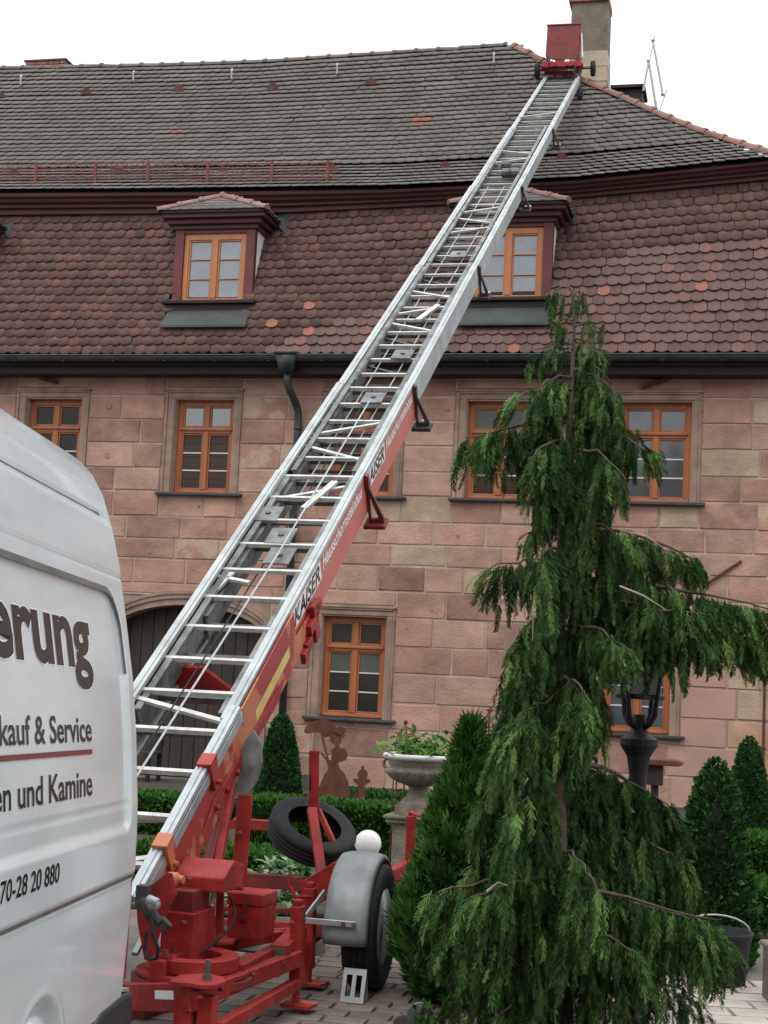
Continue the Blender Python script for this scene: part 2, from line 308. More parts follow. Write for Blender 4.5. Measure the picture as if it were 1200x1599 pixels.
# sandstone blocks
blk = [(w[0]-.175, w[1]+.14, w[2]-.05, w[3]+.17) for w in WIN]+[(ARCH[0]-.02, ARCH[1]+.02, 0, 2.80)]
NB = [0]; far = MB(); FM = STONE+[m_worn, m_render]
def block(s0, s1, z0, z1, mat):
    g = random.uniform(.004, .010); s0 += g; s1 -= g; z0 += g; z1 -= g
    if s1-s0 < .05 or z1-z0 < .04: return
    i = random.uniform(.008, .018); t = random.uniform(-.008, .004); j = lambda: random.uniform(-.004, .004)
    # slightly crooked face with an extra ring so edges look worn
    q = MB(); o = [(s0, z0), ((s0+s1)/2, z0+j()), (s1, z0), (s1+j(), (z0+z1)/2), (s1, z1), ((s0+s1)/2, z1+j()), (s0, z1), (s0+j(), (z0+z1)/2)]
    cs, cz = (s0+s1)/2, (z0+z1)/2
    inn = [(a+(i if a < cs-.01 else -i if a > cs+.01 else 0)+j(), b+(i if b < cz-.01 else -i if b > cz+.01 else 0)+j()) for a, b in o]
    q.add([W(a, .022, b) for a, b in o]+[W(a, t+random.uniform(-.003, .003), b) for a, b in inn]+[W(cs, t, cz)],
          [(k, (k+1) % 8, 8+(k+1) % 8, 8+k) for k in range(8)]+[(8+k, 8+(k+1) % 8, 16) for k in range(8)])
    if -6.9 < (s0+s1)/2 < 6.2: q.build('sandstone_block', mat, wall); NB[0] += 1
    else: far.add(q.v, q.f, FM.index(mat))
courses = [0, .45, .89, 1.29, 1.73, 2.14, 2.56, 2.96, 3.35, 3.67, 4.02, 4.42, 4.79, 5.19, 5.57, 5.95, 6.28]
random.seed(5)
def pick(s, z):
    r = random.random()
    if s > 4.6 and z < 2.6: return STONE[4] if r < .45 else STONE[3] if r < .7 else STONE[1]
    if -.1 < s < 1.6 and z < 2.2: return STONE[0] if r < .45 else (STONE[4] if r < .55 and s < .9 else STONE[1])
    pb = .26 if (.2 < s < 2.2 and 3.2 < z < 4.2) or (-4.5 < s < -2.4 and 3 < z < 4) or (s > 4.5 and z > 3.4) else .03
    if random.random() < pb: return STONE[3] if random.random() < .6 else m_worn
    return STONE[0] if r < .46 else STONE[1] if r < .80 else STONE[2] if r < .92 else m_worn if r < .985 else STONE[4]
for z0, z1 in zip(courses, courses[1:]):
    cuts = []
    for a, b, c, d in blk:
        if c < z1-.02 and d > z0+.02:
            cuts.append((a, b))
            if d < z1-.05: block(a, b, max(d, z0), z1, pick(a, z0))
            if c > z0+.05: block(a, (a+b)/2+.1, z0, min(c, z1), pick(a, z0)); block((a+b)/2+.1, b, z0, min(c, z1), pick(b, z0))
    cuts.sort(); s = S0+.02; segs = []
    for a, b in cuts:
        if a > s: segs.append((s, a))
        s = max(s, b)
    if s < S1-.02: segs.append((s, S1-.02))
    for a, b in segs:
        x = a
        while x < b-1e-4:
            w = random.uniform(.5, 1.02) if z0 > .8 else random.uniform(.6, 1.2)
            if b-x-w < .28: w = b-x if b-x < 1.15 else (b-x)/2
            if 4.38 < (x+w/2) < 5.0 and z0 < 2.0: mt = m_render
            else: mt = pick(x+w/2, z0)
            block(x, x+w, z0, z1, mt); x += w
far.build('outer_sandstone', FM, wall, kind='stuff'); print('blocks', NB)
# timber windows
def pane(par, a, b, c, d, t, mat): MB().box(W((a+b)/2, t, (c+d)/2), b-a, .008, d-c, (aS, aT, Z)).build('pane', mat, par)
def bar(q, a, b, c, d, t, th): q.box(W((a+b)/2, t+th/2, (c+d)/2), b-a, th, d-c, (aS, aT, Z))
def timber(a, b, c, d, t, mat, trans=True, rows=3):
    q = MB(); f = .085; mid = (a+b)/2
    bar(q, a, a+f, c, d, t, .07); bar(q, b-f, b, c, d, t, .07); bar(q, a+f, b-f, c, c+.075, t, .07); bar(q, a+f, b-f, d-.085, d, t, .07)
    bar(q, mid-.045, mid+.045, c+.075, d-.085, t-.012, .08)
    bar(q, a+.03, b-.03, c+.015, c+.055, t-.028, .028)
    zt = d
    if trans:
        zt = d-.46; bar(q, a+f, mid-.045, zt-.065, zt+.035, t-.006, .07); bar(q, mid+.045, b-f, zt-.065, zt+.035, t-.006, .07); bar(q, a+.06, b-.06, zt-.02, zt+.02, t-.035, .03)
    for x0, x1 in ((a+f, mid-.045), (mid+.045, b-f)):      # sash rails
        lo, hi = c+.075, (zt-.065 if trans else d-.085)
        for y0, y1 in (((lo, hi), (zt+.035, d-.085)) if trans else ((lo, hi),)):
            bar(q, x0, x0+.028, y0, y1, t+.012, .05); bar(q, x1-.028, x1, y0, y1, t+.012, .05); bar(q, x0+.028, x1-.028, y0, y0+.028, t+.012, .05); bar(q, x0+.028, x1-.028, y1-.028, y1, t+.012, .05)
    w = q.build('window', mat, bld, bevel=.006)
    out = []
    for x0, x1 in ((a+f+.028, mid-.073), (mid+.073, b-f-.028)):
        lo, hi = c+.103, (zt-.093 if trans else d-.113); h = (hi-lo)/rows
        for k in range(rows):
            if k: gb_ = MB(); bar(gb_, x0, x1, lo+k*h-.010, lo+k*h+.010, t+.025, .03); gb_.build('glazing_bar', m_bar, w)
            out.append((x0, x1, lo+k*h+.005, lo+(k+1)*h-.005, k))
        if trans: out.append((x0, x1, zt+.063, d-.113, 9))
    return w, out, t+.04
for a, b, c, d, kind in WIN:
    w, ps, t = timber(a, b, c, d, .15, m_wood)
    for x0, x1, y0, y1, k in ps:
        mt = {'darkpane': g_dark, 'skytop': g_sky if k == 9 else g_blind, 'blind': g_blind, 'greentop': g_green if k == 9 else g_blind, 'grey': g_grey, 'blinddark': g_dark if k != 2 else g_green}[kind]
        pane(w, x0, x1, y0, y1, t, mt)
    st = MB()
    for x0, x1 in ((a-.12, a-.012), (b+.012, b+.10)): bar(st, x0, x1, c-.02, d+.02, -.012, .25)
    bar(st, a-.17, a-.12, c-.02, d+.13, -.03, .06); bar(st, b+.10, b+.135, c-.02, d+.13, -.022, .06)
    bar(st, a-.12, b+.10, d+.02, d+.10, -.014, .25); bar(st, a-.18, b+.15, d+.13, d+.165, -.05, .08); bar(st, a-.12, b+.10, d+.10, d+.13, -.036, .06)
    st.build('stone_surround', m_frame_st, w, bevel=.008)
    MB().box(W((a+b)/2, .02, c-.022), b-a+.44, .24, .045, (aS, aT, Z)).build('window_sill', m_slate, w, bevel=.008)
# arched doorway
def arch_z(s, r=0.): u = (s+3.085)/1.365; return 2.02+.72*math.sqrt(max(0, 1-(u*.94)**2))+r
ap = [(-4.45+2.73*k/24) for k in range(25)]
dr = MB()
for k in range(24):
    for (t0, t1, r0, r1) in ((-.03, .06, 0, .07), (-.05, .02, .07, .12), (.0, .35, -.10, 0)):
        z = [(ap[k], arch_z(ap[k], r0)), (ap[k+1], arch_z(ap[k+1], r0)), (ap[k+1], arch_z(ap[k+1], r1)), (ap[k], arch_z(ap[k], r1))]
        dr.add([W(s_, t0, q) for s_, q in z]+[W(s_, t1, q) for s_, q in z], [(0, 1, 2, 3), (0, 4, 5, 1), (3, 2, 6, 7), (7, 6, 5, 4)])
    if arch_z(ap[k]) < 2.78: dr.add([W(ap[k], .03, arch_z(ap[k], .05)), W(ap[k+1], .03, arch_z(ap[k+1], .05)), W(ap[k+1], .03, 2.8), W(ap[k], .03, 2.8)], [(0, 1, 2, 3)])
for s_ in (-4.40, -1.77): bar(dr, s_-.07, s_+.07, 0, 2.2, -.03, .35)
door = dr.build('arched_doorway', m_frame_st, bld)
for k in range(13):
    s_ = -4.33+k*.197
    MB().box(W(s_+.098, .34, 1.4), .188, .04, 2.8, (aS, aT, Z)).build('door_board', m_door, door, bevel=.006)
# eaves: soffit, gutter, downpipe
so = MB(); bar(so, S0, S1, 6.24, 6.44, -.34, .40); bar(so, S0, S1, 6.36, 6.47, -.42, .08); so.build('soffit', m_soffit, bld)
gu = MB(); n = 8
pts = [(math.cos(math.pi+math.pi*k/n)*.075, math.sin(math.pi+math.pi*k/n)*.085) for k in range(n+1)]
for k in range(n):
    for (r0) in (1.,):
        a, b = pts[k], pts[k+1]
        gu.add([W(S0, -.50+a[0], 6.485+a[1]), W(S1, -.50+a[0], 6.485+a[1]), W(S1, -.50+b[0], 6.485+b[1]), W(S0, -.50+b[0], 6.485+b[1])], [(0, 1, 2, 3)])
gu.tube([W(S0, -.58, 6.49), W(S1, -.58, 6.49)], .012, 6)
for s_ in np.arange(S0+.4, S1, .85): gu.box(W(s_, -.5, 6.4), .03, .16, .012, (aS, aT, Z))
gu.build('gutter', m_gutter, bld, smooth=False)
dp = MB(); sx = -1.52
dp.prism([(-.15, 0), (.15, 0), (.15, -.10), (.10, -.26), (.06, -.30), (-.06, -.30), (-.10, -.26), (-.15, -.10)], W(sx, -.60, 6.53), aS, Z, aT*.22)
dp.box(W(sx, -.49, 6.52), .34, .26, .03, (aS, aT, Z))
dp.tube([W(sx, -.46, 6.25), W(sx, -.46, 6.1), W(sx+.03, -.40, 5.98), W(sx+.08, -.22, 5.82), W(sx+.11, -.13, 5.68), W(sx+.115, -.12, 5.5), W(sx+.12, -.12, .1)], .058, 12)
for z_ in (5.4, 3.6, 1.9): dp.tube([W(sx+.118, -.12, z_), W(sx+.118, -.12, z_+.05)], .068, 12)
dp.build('downpipe', m_gutter, bld, smooth=True)
# profiles of the roof
def lin(xs, ys): return lambda s: float(np.interp(s, xs, ys))
zc = lin([-9, -7.2, -2.0, 2.7, 5.6, 7], [9.22, 9.19, 9.11, 9.235, 9.445, 9.52])      # cornice underside
ze = lin([-9, -7.0, -3.6, -.35, 2.7, 5.6, 7], [9.54, 9.50, 9.43, 9.375, 9.435, 9.655, 9.73])  # upper eave
RT, RZ = 2.85, 12.72
ridge_z = lin([-9, -5, -3.4, 1.15], [12.78, 12.66, 12.64, 12.735])
def up_prof(s, u):      # u = 0..1 along the upper slope
    z0 = ze(s); pts_ = [(.34, z0+.0), (.93, z0+.52), (RT, ridge_z(min(s, 1.15)))]
    l0 = math.dist(pts_[0], pts_[1]); l1 = math.dist(pts_[1], pts_[2]); x = u*(l0+l1)
    if x < l0: k = x/l0; a, b = pts_[0], pts_[1]
    else: k = (x-l0)/l1; a, b = pts_[1], pts_[2]
    sag = -.03*math.sin(k*math.pi) if x > l0 else 0
    d = nrm(V3(b[0]-a[0], b[1]-a[1], 0))
    return V3(a[0]+(b[0]-a[0])*k-d[1]*sag*0, a[1]+(b[1]-a[1])*k+sag, 0), d, l0+l1
def up_hit(x, y):       # where a pixel's ray meets the front slope
    best = None
    for t in np.arange(.3, 3.0, .004):
        s, z = Fc(x, y, t); zz_ = np.interp(t, [.34, .93, RT], [ze(s), ze(s)+.52, ridge_z(min(s, 1.15))])
        if best is None or abs(z-zz_) < best[0]: best = (abs(z-zz_), s, t, z)
    return best[1:]
HIP = [up_hit(*q) for q in ((795, 72), (830, 89), (860, 106), (890, 120), (920, 133), (960, 150), (1000, 168), (1050, 190), (1100, 210), (1150, 226), (1200, 241))]
a_, b_ = HIP[-2], HIP[-1]; HIP.append((b_[0]+.9, b_[1]-.28, b_[2]-.32))
hip_s = lambda z: float(np.interp(-z, [-h[2] for h in HIP], [h[0] for h in HIP]))
# decks under the tiles
dk = MB(); sg = np.linspace(S0, 6.6, 40)
for a, b in zip(sg, sg[1:]):
    dk.add([W(a, -.40, 6.46), W(b, -.40, 6.46), W(b, .74, zc(b)+.02), W(a, .74, zc(a)+.02)], [(0, 1, 2, 3)])
for k in range(16):
    for a, b in zip(sg, sg[1:]):
        q = [up_prof(a, k/16)[0], up_prof(b, k/16)[0], up_prof(b, (k+1)/16)[0], up_prof(a, (k+1)/16)[0]]
        lim = hip_s((q[0][1]+q[2][1])/2)
        if a > lim: continue
        bb = min(b, lim); dk.add([W(a, q[0][0]+.03, q[0][1]-.03), W(bb, q[1][0]+.03, q[1][1]-.03), W(bb, q[2][0]+.03, q[2][1]-.03), W(a, q[3][0]+.03, q[3][1]-.03)], [(0, 1, 2, 3)])
bk = [W(h[0], h[1]+.02, h[2]-.04) for h in HIP]; bk2 = [W(h[0], 2*RT-h[1], h[2]-.04) for h in HIP]
for k in range(len(HIP)-1): dk.add([bk[k], bk[k+1], bk2[k+1], bk2[k]], [(0, 1, 2, 3)])
dk.add([W(S0, RT, 12.68), W(1.15, RT, 12.66), bk2[-1], W(S0, 2*RT-.3, 9.4)], [(0, 1, 2, 3)])
roof = dk.build('roof', m_deck, bld)
# one clay tile: x across, y up the slope, z outward; rounded lower end
def tile_tpl(w, l, th, arc):
    n = 6; lo = [(-w/2+w*k/n, arc*abs(2*k/n-1)**2.2) for k in range(n+1)]
    v = [(x, y, th) for x, y in lo]+[(w/2, l, th), (-w/2, l, th)]+[(x, y, 0) for x, y in lo]
    m_ = n+3
    f = [tuple(range(n+1))+(n+1, n+2)]+[(m_+k, m_+k+1, k+1, k) for k in range(n)]+[(m_, 0, n+2), (m_+n, n+1, n)]
    return v, f
TV, TF = tile_tpl(.1765, .27, .013, .042)
tile_me = bpy.data.meshes.new('roof_tile'); tile_me.from_pydata(TV, [], TF); tile_me.materials.append(m_tile1)
DORM = [(-8.52, -7.17), (-3.67, -2.32), (1.08, 2.43)]
low = []; NR = 17
for r in range(NR+1):
    u = (r+.05)/NR; sh = random.uniform(-.02, .02)+(.09 if r % 2 else 0)
    for i in range(-50, 38):
        s = i*.18+sh+random.gauss(0, .003)
        if s < -8.3 or s > 6.5: continue
        t0, z0, t1, z1 = -.45, 6.50, .70, zc(s)-.02
        t, z = t0+(t1-t0)*u, z0+(z1-z0)*u
        if any(a+.05 < s < b-.05 and z > 6.93 for a, b in DORM) : continue
        d = nrm(aT*(t1-t0)+Z*(z1-z0)); nn = nrm(np.cross(aS, d)); tl = random.gauss(.142, .008)
        y = nrm(d-nn*tl); zz_ = nrm(np.cross(aS, y)); rl = random.gauss(0, .012); x = nrm(aS+y*rl); y = nrm(np.cross(zz_, x))
        low.append((W(s, t, z)+nn*(.040+random.uniform(0, .005))+Z*(.008*math.sin(s*1.7+r)+random.gauss(0, .003)), x, y, zz_, s, z))
low.sort(key=lambda q: np.linalg.norm(q[0]-CAM) if q[4] < 5.75 else 99)
NEWT = [G_ for G_ in ()]
new_px = [(425, 505), (485, 484), (483, 519), (943, 452), (1096, 456), (800, 700)]
new_ix = set()
for x, y in new_px: 
    v = nrm(ray(x, y)); new_ix.add(min(range(len(low)), key=lambda k: np.linalg.norm(np.cross(low[k][0]+low[k][2]*.08-CAM, v))))
singles = [k for k in range(len(low)) if k in new_ix]+[k for k in range(len(low)) if k not in new_ix][:300-len(new_ix)]
tn = tile_me.copy(); tn.materials.clear(); tn.materials.append(m_tilenew)
for k in singles:
    o, x, y, z_, *_ = low[k]; q = link('roof_tile', tn if k in new_ix else tile_me, roof, mat4=M4(o, x, y, z_))
    if k in new_ix: q['label'] = 'bright orange replaced clay tile'
rest = [low[k] for k in sorted(set(range(len(low)))-set(singles))]
mass('lower_roof_tiles', TV, TF, [np.column_stack([q[1], q[2], q[3], q[0]]) for q in rest], m_tile, roof)
TV2, TF2 = tile_tpl(.179, .215, .013, .028)
upt = []; NU = 32
for r in range(NU):
    u = (r+.02)/(NU+.6); sh = random.uniform(-.02, .02)+(.09 if r % 2 else 0); ph = random.random()*6
    for i in range(-50, 40):
        s = i*.18+sh+random.gauss(0, .004)
        if s < -8.9: continue
        p, d2, _ = up_prof(s, u)
        if s > hip_s(p[1]+.05)+.01: continue
        d = aT*d2[0]+Z*d2[1]; nn = nrm(np.cross(aS, d)); y = nrm(d-nn*random.gauss(.26, .005)); zz_ = nrm(np.cross(aS, y)); x = nrm(aS+y*random.gauss(0, .014)); y = nrm(np.cross(zz_, x))
        upt.append((W(s, p[0], p[1])+nn*(.056+random.uniform(0, .0025))+d*(.011*math.sin(s*.9+ph)+.004*math.sin(s*2.7+ph*2)+random.gauss(0, .0025)), x, y, zz_))
upn = set()
for x, y in ((655, 186), (646, 189), (665, 185), (658, 192), (275, 207)):
    v = nrm(ray(x, y)); upn.add(min(range(len(upt)), key=lambda k: np.linalg.norm(np.cross(upt[k][0]+upt[k][2]*.08-CAM, v))))
mass('upper_roof_tiles', TV2, TF2, [np.column_stack([q[1], q[2], q[3], q[0]]) for q in upt], [m_tileup, m_tilenew], roof, mi=[int(k in upn) for k in range(len(upt))])
# ridge and hip tiles
def half_round(name, l, r, mat, coll=.012):
    q = MB(); n = 8
    for (y0, y1, r0, r1) in ((0, l*.9, r, r*.86), (l*.86, l, r*1.06, r*1.14)):
        a = [(math.cos(math.pi*k/n)*r0, y0, math.sin(math.pi*k/n)*r0) for k in range(n+1)]; b = [(math.cos(math.pi*k/n)*r1, y1, math.sin(math.pi*k/n)*r1) for k in range(n+1)]
        q.add(a+b, [(k, n+1+k, n+2+k, k+1) for k in range(n)]+[tuple(range(n+1)), tuple(range(n+1, 2*n+2))[::-1]])
    me = bpy.data.meshes.new(name); me.from_pydata(q.v, [], q.f); me.materials.append(mat); return me
rm = half_round('ridge_tile', .42, .085, m_ridge); hm = half_round('hip_tile', .40, .095, m_hip)
s = -8.9
while s < 1.0:
    p0, p1 = W(s, RT, ridge_z(s)-.02), W(s+.4, RT, ridge_z(s+.4)-.02+random.gauss(0, .006)); y = nrm(p1-p0); x = nrm(np.cross(y, Z)); link('ridge_tile', rm, roof, mat4=M4(p0, x, y, np.cross(x, y))); s += .4
hp = [W(*h) for h in HIP]; dd = [0]
for a, b in zip(hp, hp[1:]): dd.append(dd[-1]+np.linalg.norm(b-a))
hat = lambda q: V3(*[np.interp(q, dd, [p[i] for p in hp]) for i in range(3)])
q = dd[-1]-.1
while q > .4:
    p0, p1 = hat(q)-Z*.015, hat(q-.37)-Z*.015; y = nrm(p1-p0); x = nrm(np.cross(y, Z)); link('hip_tile', hm, roof, mat4=M4(p0+Z*.012, x, y, np.cross(x, y))); q -= .365
# cornice between the two roofs
cp = [(.76, 0, 0), (.60, .02, 0), (.60, .28, 0), (.53, .34, 0), (.53, .5, 0), (.45, .58, 0), (.43, .74, 0), (.36, .80, 0), (.34, .97, 0), (.42, .985, 0)]
co = MB(); sg = np.linspace(S0, 6.6, 48)
for a, b in zip(sg, sg[1:]):
    for (t0, k0, _), (t1, k1, _) in zip(cp, cp[1:]):
        f = lambda s_, t_, k_: W(s_, t_, zc(s_)+(ze(s_)-.015-zc(s_))*k_)
        co.add([f(a, t0, k0), f(b, t0, k0), f(b, t1, k1), f(a, t1, k1)], [(0, 1, 2, 3)])
co.build('cornice', m_corn, bld)
# dormers
def dormer(s0, s1):
    q = MB(); tf = 0.0; zb, zt = 7.47, 8.66
    bar(q, s0, s0+.15, zb, zt, tf-.012, .12); bar(q, s1-.15, s1, zb, zt, tf-.012, .12); bar(q, s0+.15, s1-.15, zt-.06, zt+.02, tf, .1)
    d = q.build('dormer', m_oxred, bld, bevel=.006)
    tro = lambda z: -.45+1.15*(z-6.5)/(zc((s0+s1)/2)-6.52)
    for s_, sg_ in ((s0+.004, -1), (s1-.004, 1)):
        ck = MB()
        ck.add([W(s_, tf+.1, zb), W(s_, tro(zt)+.1, zt+.02), W(s_, tf+.1, zt+.02), W(s_-.03*sg_, tf+.1, zb), W(s_-.03*sg_, tro(zt)+.1, zt+.02), W(s_-.03*sg_, tf+.1, zt+.02)], [(0, 1, 2), (5, 4, 3), (0, 3, 4, 1), (0, 2, 5, 3)])
        ck.build('cheek', m_white, d)
    ms = MB()      # moulded cornice, three steps on front and sides
    for k, (z0, z1, o) in enumerate(((zt, zt+.07, .05), (zt+.07, zt+.15, .12), (zt+.15, zt+.24, .20))):
        ms.box(W((s0+s1)/2, tf-o/2+.45, (z0+z1)/2), s1-s0+2*o, .9+o, z1-z0, (aS, aT, Z))
    ms.build('dormer_cornice', m_corn, d, bevel=.012)
    sl_ = MB(); sl_.box(W((s0+s1)/2, -.02, zb-.03), s1-s0+.20, .32, .06, (aS, aT, Z)); sl_.box(W((s0+s1)/2, 0, zb-.11), s1-s0+.10, .24, .10, (aS, aT, Z)); sl_.build('dormer_sill', m_soffit, d, bevel=.012)
    ap_ = MB(); ap_.add([W(s0+.0, -.12, zb-.16), W(s1, -.12, zb-.16), W(s1+.03, -.31, zb-.44), W(s0-.03, -.31, zb-.44), W(s0-.04, -.37, zb-.49), W(s1+.04, -.37, zb-.49)], [(0, 3, 2, 1), (3, 4, 5, 2)])
    ap_.add([W(s1, -.12, zb-.16), W(s1, .2, zb-.16), W(s1, .1, zb-.44), W(s1+.03, -.31, zb-.44)], [(0, 1, 2, 3)]); ap_.build('apron_flashing', m_green, d)
    # low hipped roof
    zb2 = zt+.245; ef = -.24; e0, e1 = s0-.24, s1+.24; c = (s0+s1)/2; ax_, az = .24, zb2+.37; zbk = zb2+.34
    A, B_, C_ = W(e0, ef, zb2), W(e1, ef, zb2), W(c, ax_, az); D_, E_ = W(e0, 1.0, zb2), W(e1, 1.0, zb2); F_ = W(c, 1.1, az)
    rf = MB(); rf.add([A, B_, C_, D_, E_, F_], [(0, 1, 2), (1, 4, 5, 2), (0, 2, 5, 3)]); rf.add([A-Z*.03, B_-Z*.03, E_-Z*.03, D_-Z*.03, A, B_, E_, D_], [(0, 3, 2, 1), (0, 1, 5, 4), (1, 2, 6, 5), (3, 0, 4, 7)])
    rf.build('dormer_roof', m_deck, d)
    tl = []
    for ori, dirx, base0, base1, apex0, apex1 in (('f', aS, A, B_, C_, C_), ('r', aT, B_, E_, C_, F_), ('l', -aT, D_, A, F_, C_)):
        for r in range(5):
            u = r/5.; p0 = base0+(apex0-base0)*u; p1 = base1+(apex1-base1)*u; ln = np.linalg.norm(p1-p0); k = int(ln/.18)
            up_ = nrm((apex0+apex1)/2-(base0+base1)/2); nn = nrm(np.cross(dirx, up_))
            for j in range(k):
                o = p0+dirx*((j+.5)*.18+(ln-k*.18)/2); y = nrm(up_-nn*.1); z_ = nrm(np.cross(dirx, y)); tl.append(np.column_stack([dirx, y, z_, o+nn*.02]))
    mass('dormer_roof_tiles', TV2, TF2, tl, m_tileup, d)
    hq = half_round('dormer_hip_tile', .36, .075, m_hipd)
    for a, b in ((A, C_), (B_, C_)):
        n_ = 3; 
        for k in range(n_):
            p0 = a+(b-a)*k/n_+Z*.0; y = nrm(b-a); x = nrm(np.cross(y, Z)); me = hq; link('dormer_hip_tile', me, d, mat4=M4(p0, x, y*(np.linalg.norm(b-a)/n_/.34), np.cross(x, y)))
    fl = MB(); fl.add([W(e1-.1, .45, zb2+.02), W(s1+.42, .52, zb2-.28), W(s1+.42, .72, zb2+.28), W(c, 1.0, az)], [(0, 1, 2, 3)])
    fl.add([W(e0+.1, .45, zb2+.02), W(s0-.42, .52, zb2-.28), W(s0-.42, .72, zb2+.28), W(c, 1.0, az)], [(3, 2, 1, 0)]); fl.build('lead_flashing', m_green, d)
    ww = MB(); a, b, c_, d_ = s0+.15, s1-.15, zb, zt-.06
    bar(ww, a, a+.08, c_, d_, .03, .07); bar(ww, b-.08, b, c_, d_, .03, .07); bar(ww, a+.08, b-.08, c_, c_+.07, .03, .07); bar(ww, a+.08, b-.08, d_-.10, d_, .03, .07); mid = (a+b)/2
    bar(ww, mid-.05, mid+.05, c_+.07, d_-.10, .015, .08); bar(ww, a+.06, b-.06, c_+.02, c_+.055, .005, .028)
    for x0, x1 in ((a+.08, mid-.05), (mid+.05, b-.08)):
        bar(ww, x0, x0+.025, c_+.07, d_-.10, .045, .04); bar(ww, x1-.025, x1, c_+.07, d_-.10, .045, .04); bar(ww, x0+.025, x1-.025, d_-.125, d_-.10, .045, .04)
        h = (d_-.10-c_-.07)/3
        for k in (1, 2): bar(ww, x0+.025, x1-.025, c_+.07+k*h-.01, c_+.07+k*h+.01, .045, .035)
    ww.build('window_frame', m_woodd, d, bevel=.005)
    for x0, x1 in ((a+.105, mid-.075), (mid+.075, b-.105)):
        h = (d_-.10-c_-.07)/3
        for k in range(3): pane(d, x0, x1, c_+.07+k*h+.012, c_+.07+(k+1)*h-.012, .075, g_dorm)
for a, b in DORM: dormer(a, b)
# roof furniture
def on_up(x, y): s, t, z = up_hit(x, y); return W(s, t, z)
upn_ = nrm(-aT*.82+Z*.57)
for x, y in ((2, 153), (137, 148), (281, 143), (428, 140), (581, 133), (697, 264), (878, 251), (25, 274), (187, 270), (350, 271), (520, 268)):
    c = on_up(x, y); q = MB(); q.prism([(-.11, 0), (.11, 0), (.06, .10), (0, .13), (-.06, .10)], c-aT*.08-Z*.02, aS, Z, aT*.30); q.build('vent_tile', m_iron, roof)
for x, y in ((37, 137), (212, 131), (365, 128), (529, 120), (773, 104)):
    c = on_up(x, y); q = MB(); q.tube([c, c-aT*.12+Z*.02, c-aT*.14+Z*.16, c-aT*.10+Z*.20], .018, 6); q.build('roof_hook', m_steel, roof)
sgq = MB(); ends = [(-60, 288), (57, 289), (150, 288), (232, 286), (325, 288), (425, 288), (512, 287), (531, 287)]
gp = [on_up(*e)+upn_*.05 for e in ends]; upv = nrm(Z*.92-aT*.05); hgt = .32
for a, b in zip(gp, gp[1:]):
    for k in range(5): sgq.tube([a+upv*hgt*k/4.2, b+upv*hgt*k/4.2], .008, 5)
    m_ = max(2, int(np.linalg.norm(b-a)/.085))
    for k in range(m_):
        o = a+(b-a)*k/m_+V3(*rng.normal(0, .006, 3)); sgq.tube([o, o+upv*hgt*.97], .006, 4)
sg_o = sgq.build('snow_guard', m_redgrid, roof)
pq = []
for g in gp[:-1]: MB().beam(g-upv*.08, g+upv*hgt*1.06, .05, .03, up=aT).build('snow_guard_post', m_redgrid, roof)
# chimneys
ct = 3.25; s0_, _ = Fc(890, 100, ct); s1_, _ = Fc(947, 100, ct); zt_ = Fc(900, 4, ct)[1]
ch = MB(); zm = Fc(920, 80, ct)[1]; sd = .62
ch.box(W((s0_+s1_)/2, ct+sd/2, (zm+zt_)/2), s1_-s0_, sd, zt_-zm, (aS, aT, Z)); ch.box(W((s0_+s1_)/2, ct+sd/2, (10.6+zm)/2), s1_-s0_+.03, sd+.03, zm-10.6, (aS, aT, Z), 1)
ch.box(W((s0_+s1_)/2, ct+sd/2, zm-.55), s1_-s0_+.05, sd+.05, .02, (aS, aT, Z), 1); ch.box(W((s0_+s1_)/2, ct+sd/2, zm-.28), s1_-s0_+.045, sd+.045, .014, (aS, aT, Z), 1)
ch.box(W((s0_+s1_)/2-.02, ct+sd/2, zt_+.06), s1_-s0_+.06, sd+.1, .12, (aS, aT, Z), 2)
ch.build('chimney', [m_chim, m_chim2, m_brick], bld, bevel=.03)
bc = MB(); a, b = Fc(41, 100, 3.3)[0], Fc(103, 100, 3.3)[0]; zt2 = Fc(70, 98, 3.3)[1]+.02
chb = MB().box(W((a+b)/2, 3.6, zt2-.5), b-a-.03, .6, 1., (aS, aT, Z)).build('brick_chimney', m_mortar, bld)
for r in range(3):
    for k in range(4):
        w_ = (b-a)/3.5; x0 = max(a, a+(k-(.5 if r % 2 else 0))*w_); x1 = min(b, a+(k+1-(.5 if r % 2 else 0))*w_)
        if x1-x0 > .04: MB().box(W((x0+x1)/2, 3.58, zt2-.03-r*.075), x1-x0-.012, .62, .062, (aS, aT, Z)).build('brick', m_brick, chb, bevel=.004)
MB().box(W((a+b)/2, 3.6, zt2+.02), b-a+.05, .7, .03, (aS, aT, Z)).build('cap', m_slate, chb)
ht = 3.1; a, b = Fc(958, 150, ht)[0], Fc(1003, 150, ht)[0]; z0_, z1_ = 11.0, Fc(980, 139, ht)[1]
hb = MB().box(W((a+b)/2, ht+.3, (z0_+z1_)/2), b-a, .6, z1_-z0_, (aS, aT, Z)); hb.box(W((a+b)/2, ht+.3, z1_+.03), b-a+.10, .75, .06, (aS, aT, Z)); hb.build('roof_hatch', m_soffit, bld, bevel=.01)
rb = MB(); wp = lambda x, y, t=2.6: W(Fc(x, y, t)[0], t, Fc(x, y, t)[1])
for p, q, r_ in (((1020, 64), (1036, 150), .02), ((1013, 93), (1027, 178), .022), ((1023, 56), (1004, 142), .011), ((1013, 96), (1005, 142), .018), ((1042, 140), (1029, 176), .010)): rb.tube([wp(*p), wp(*q)], r_, 7)
for p in ((1020, 63), (1013, 95), (1035, 147)): rb.sphere(wp(*p), .035, 8)
rb.build('roof_ladder_bracket', m_steel, bld)
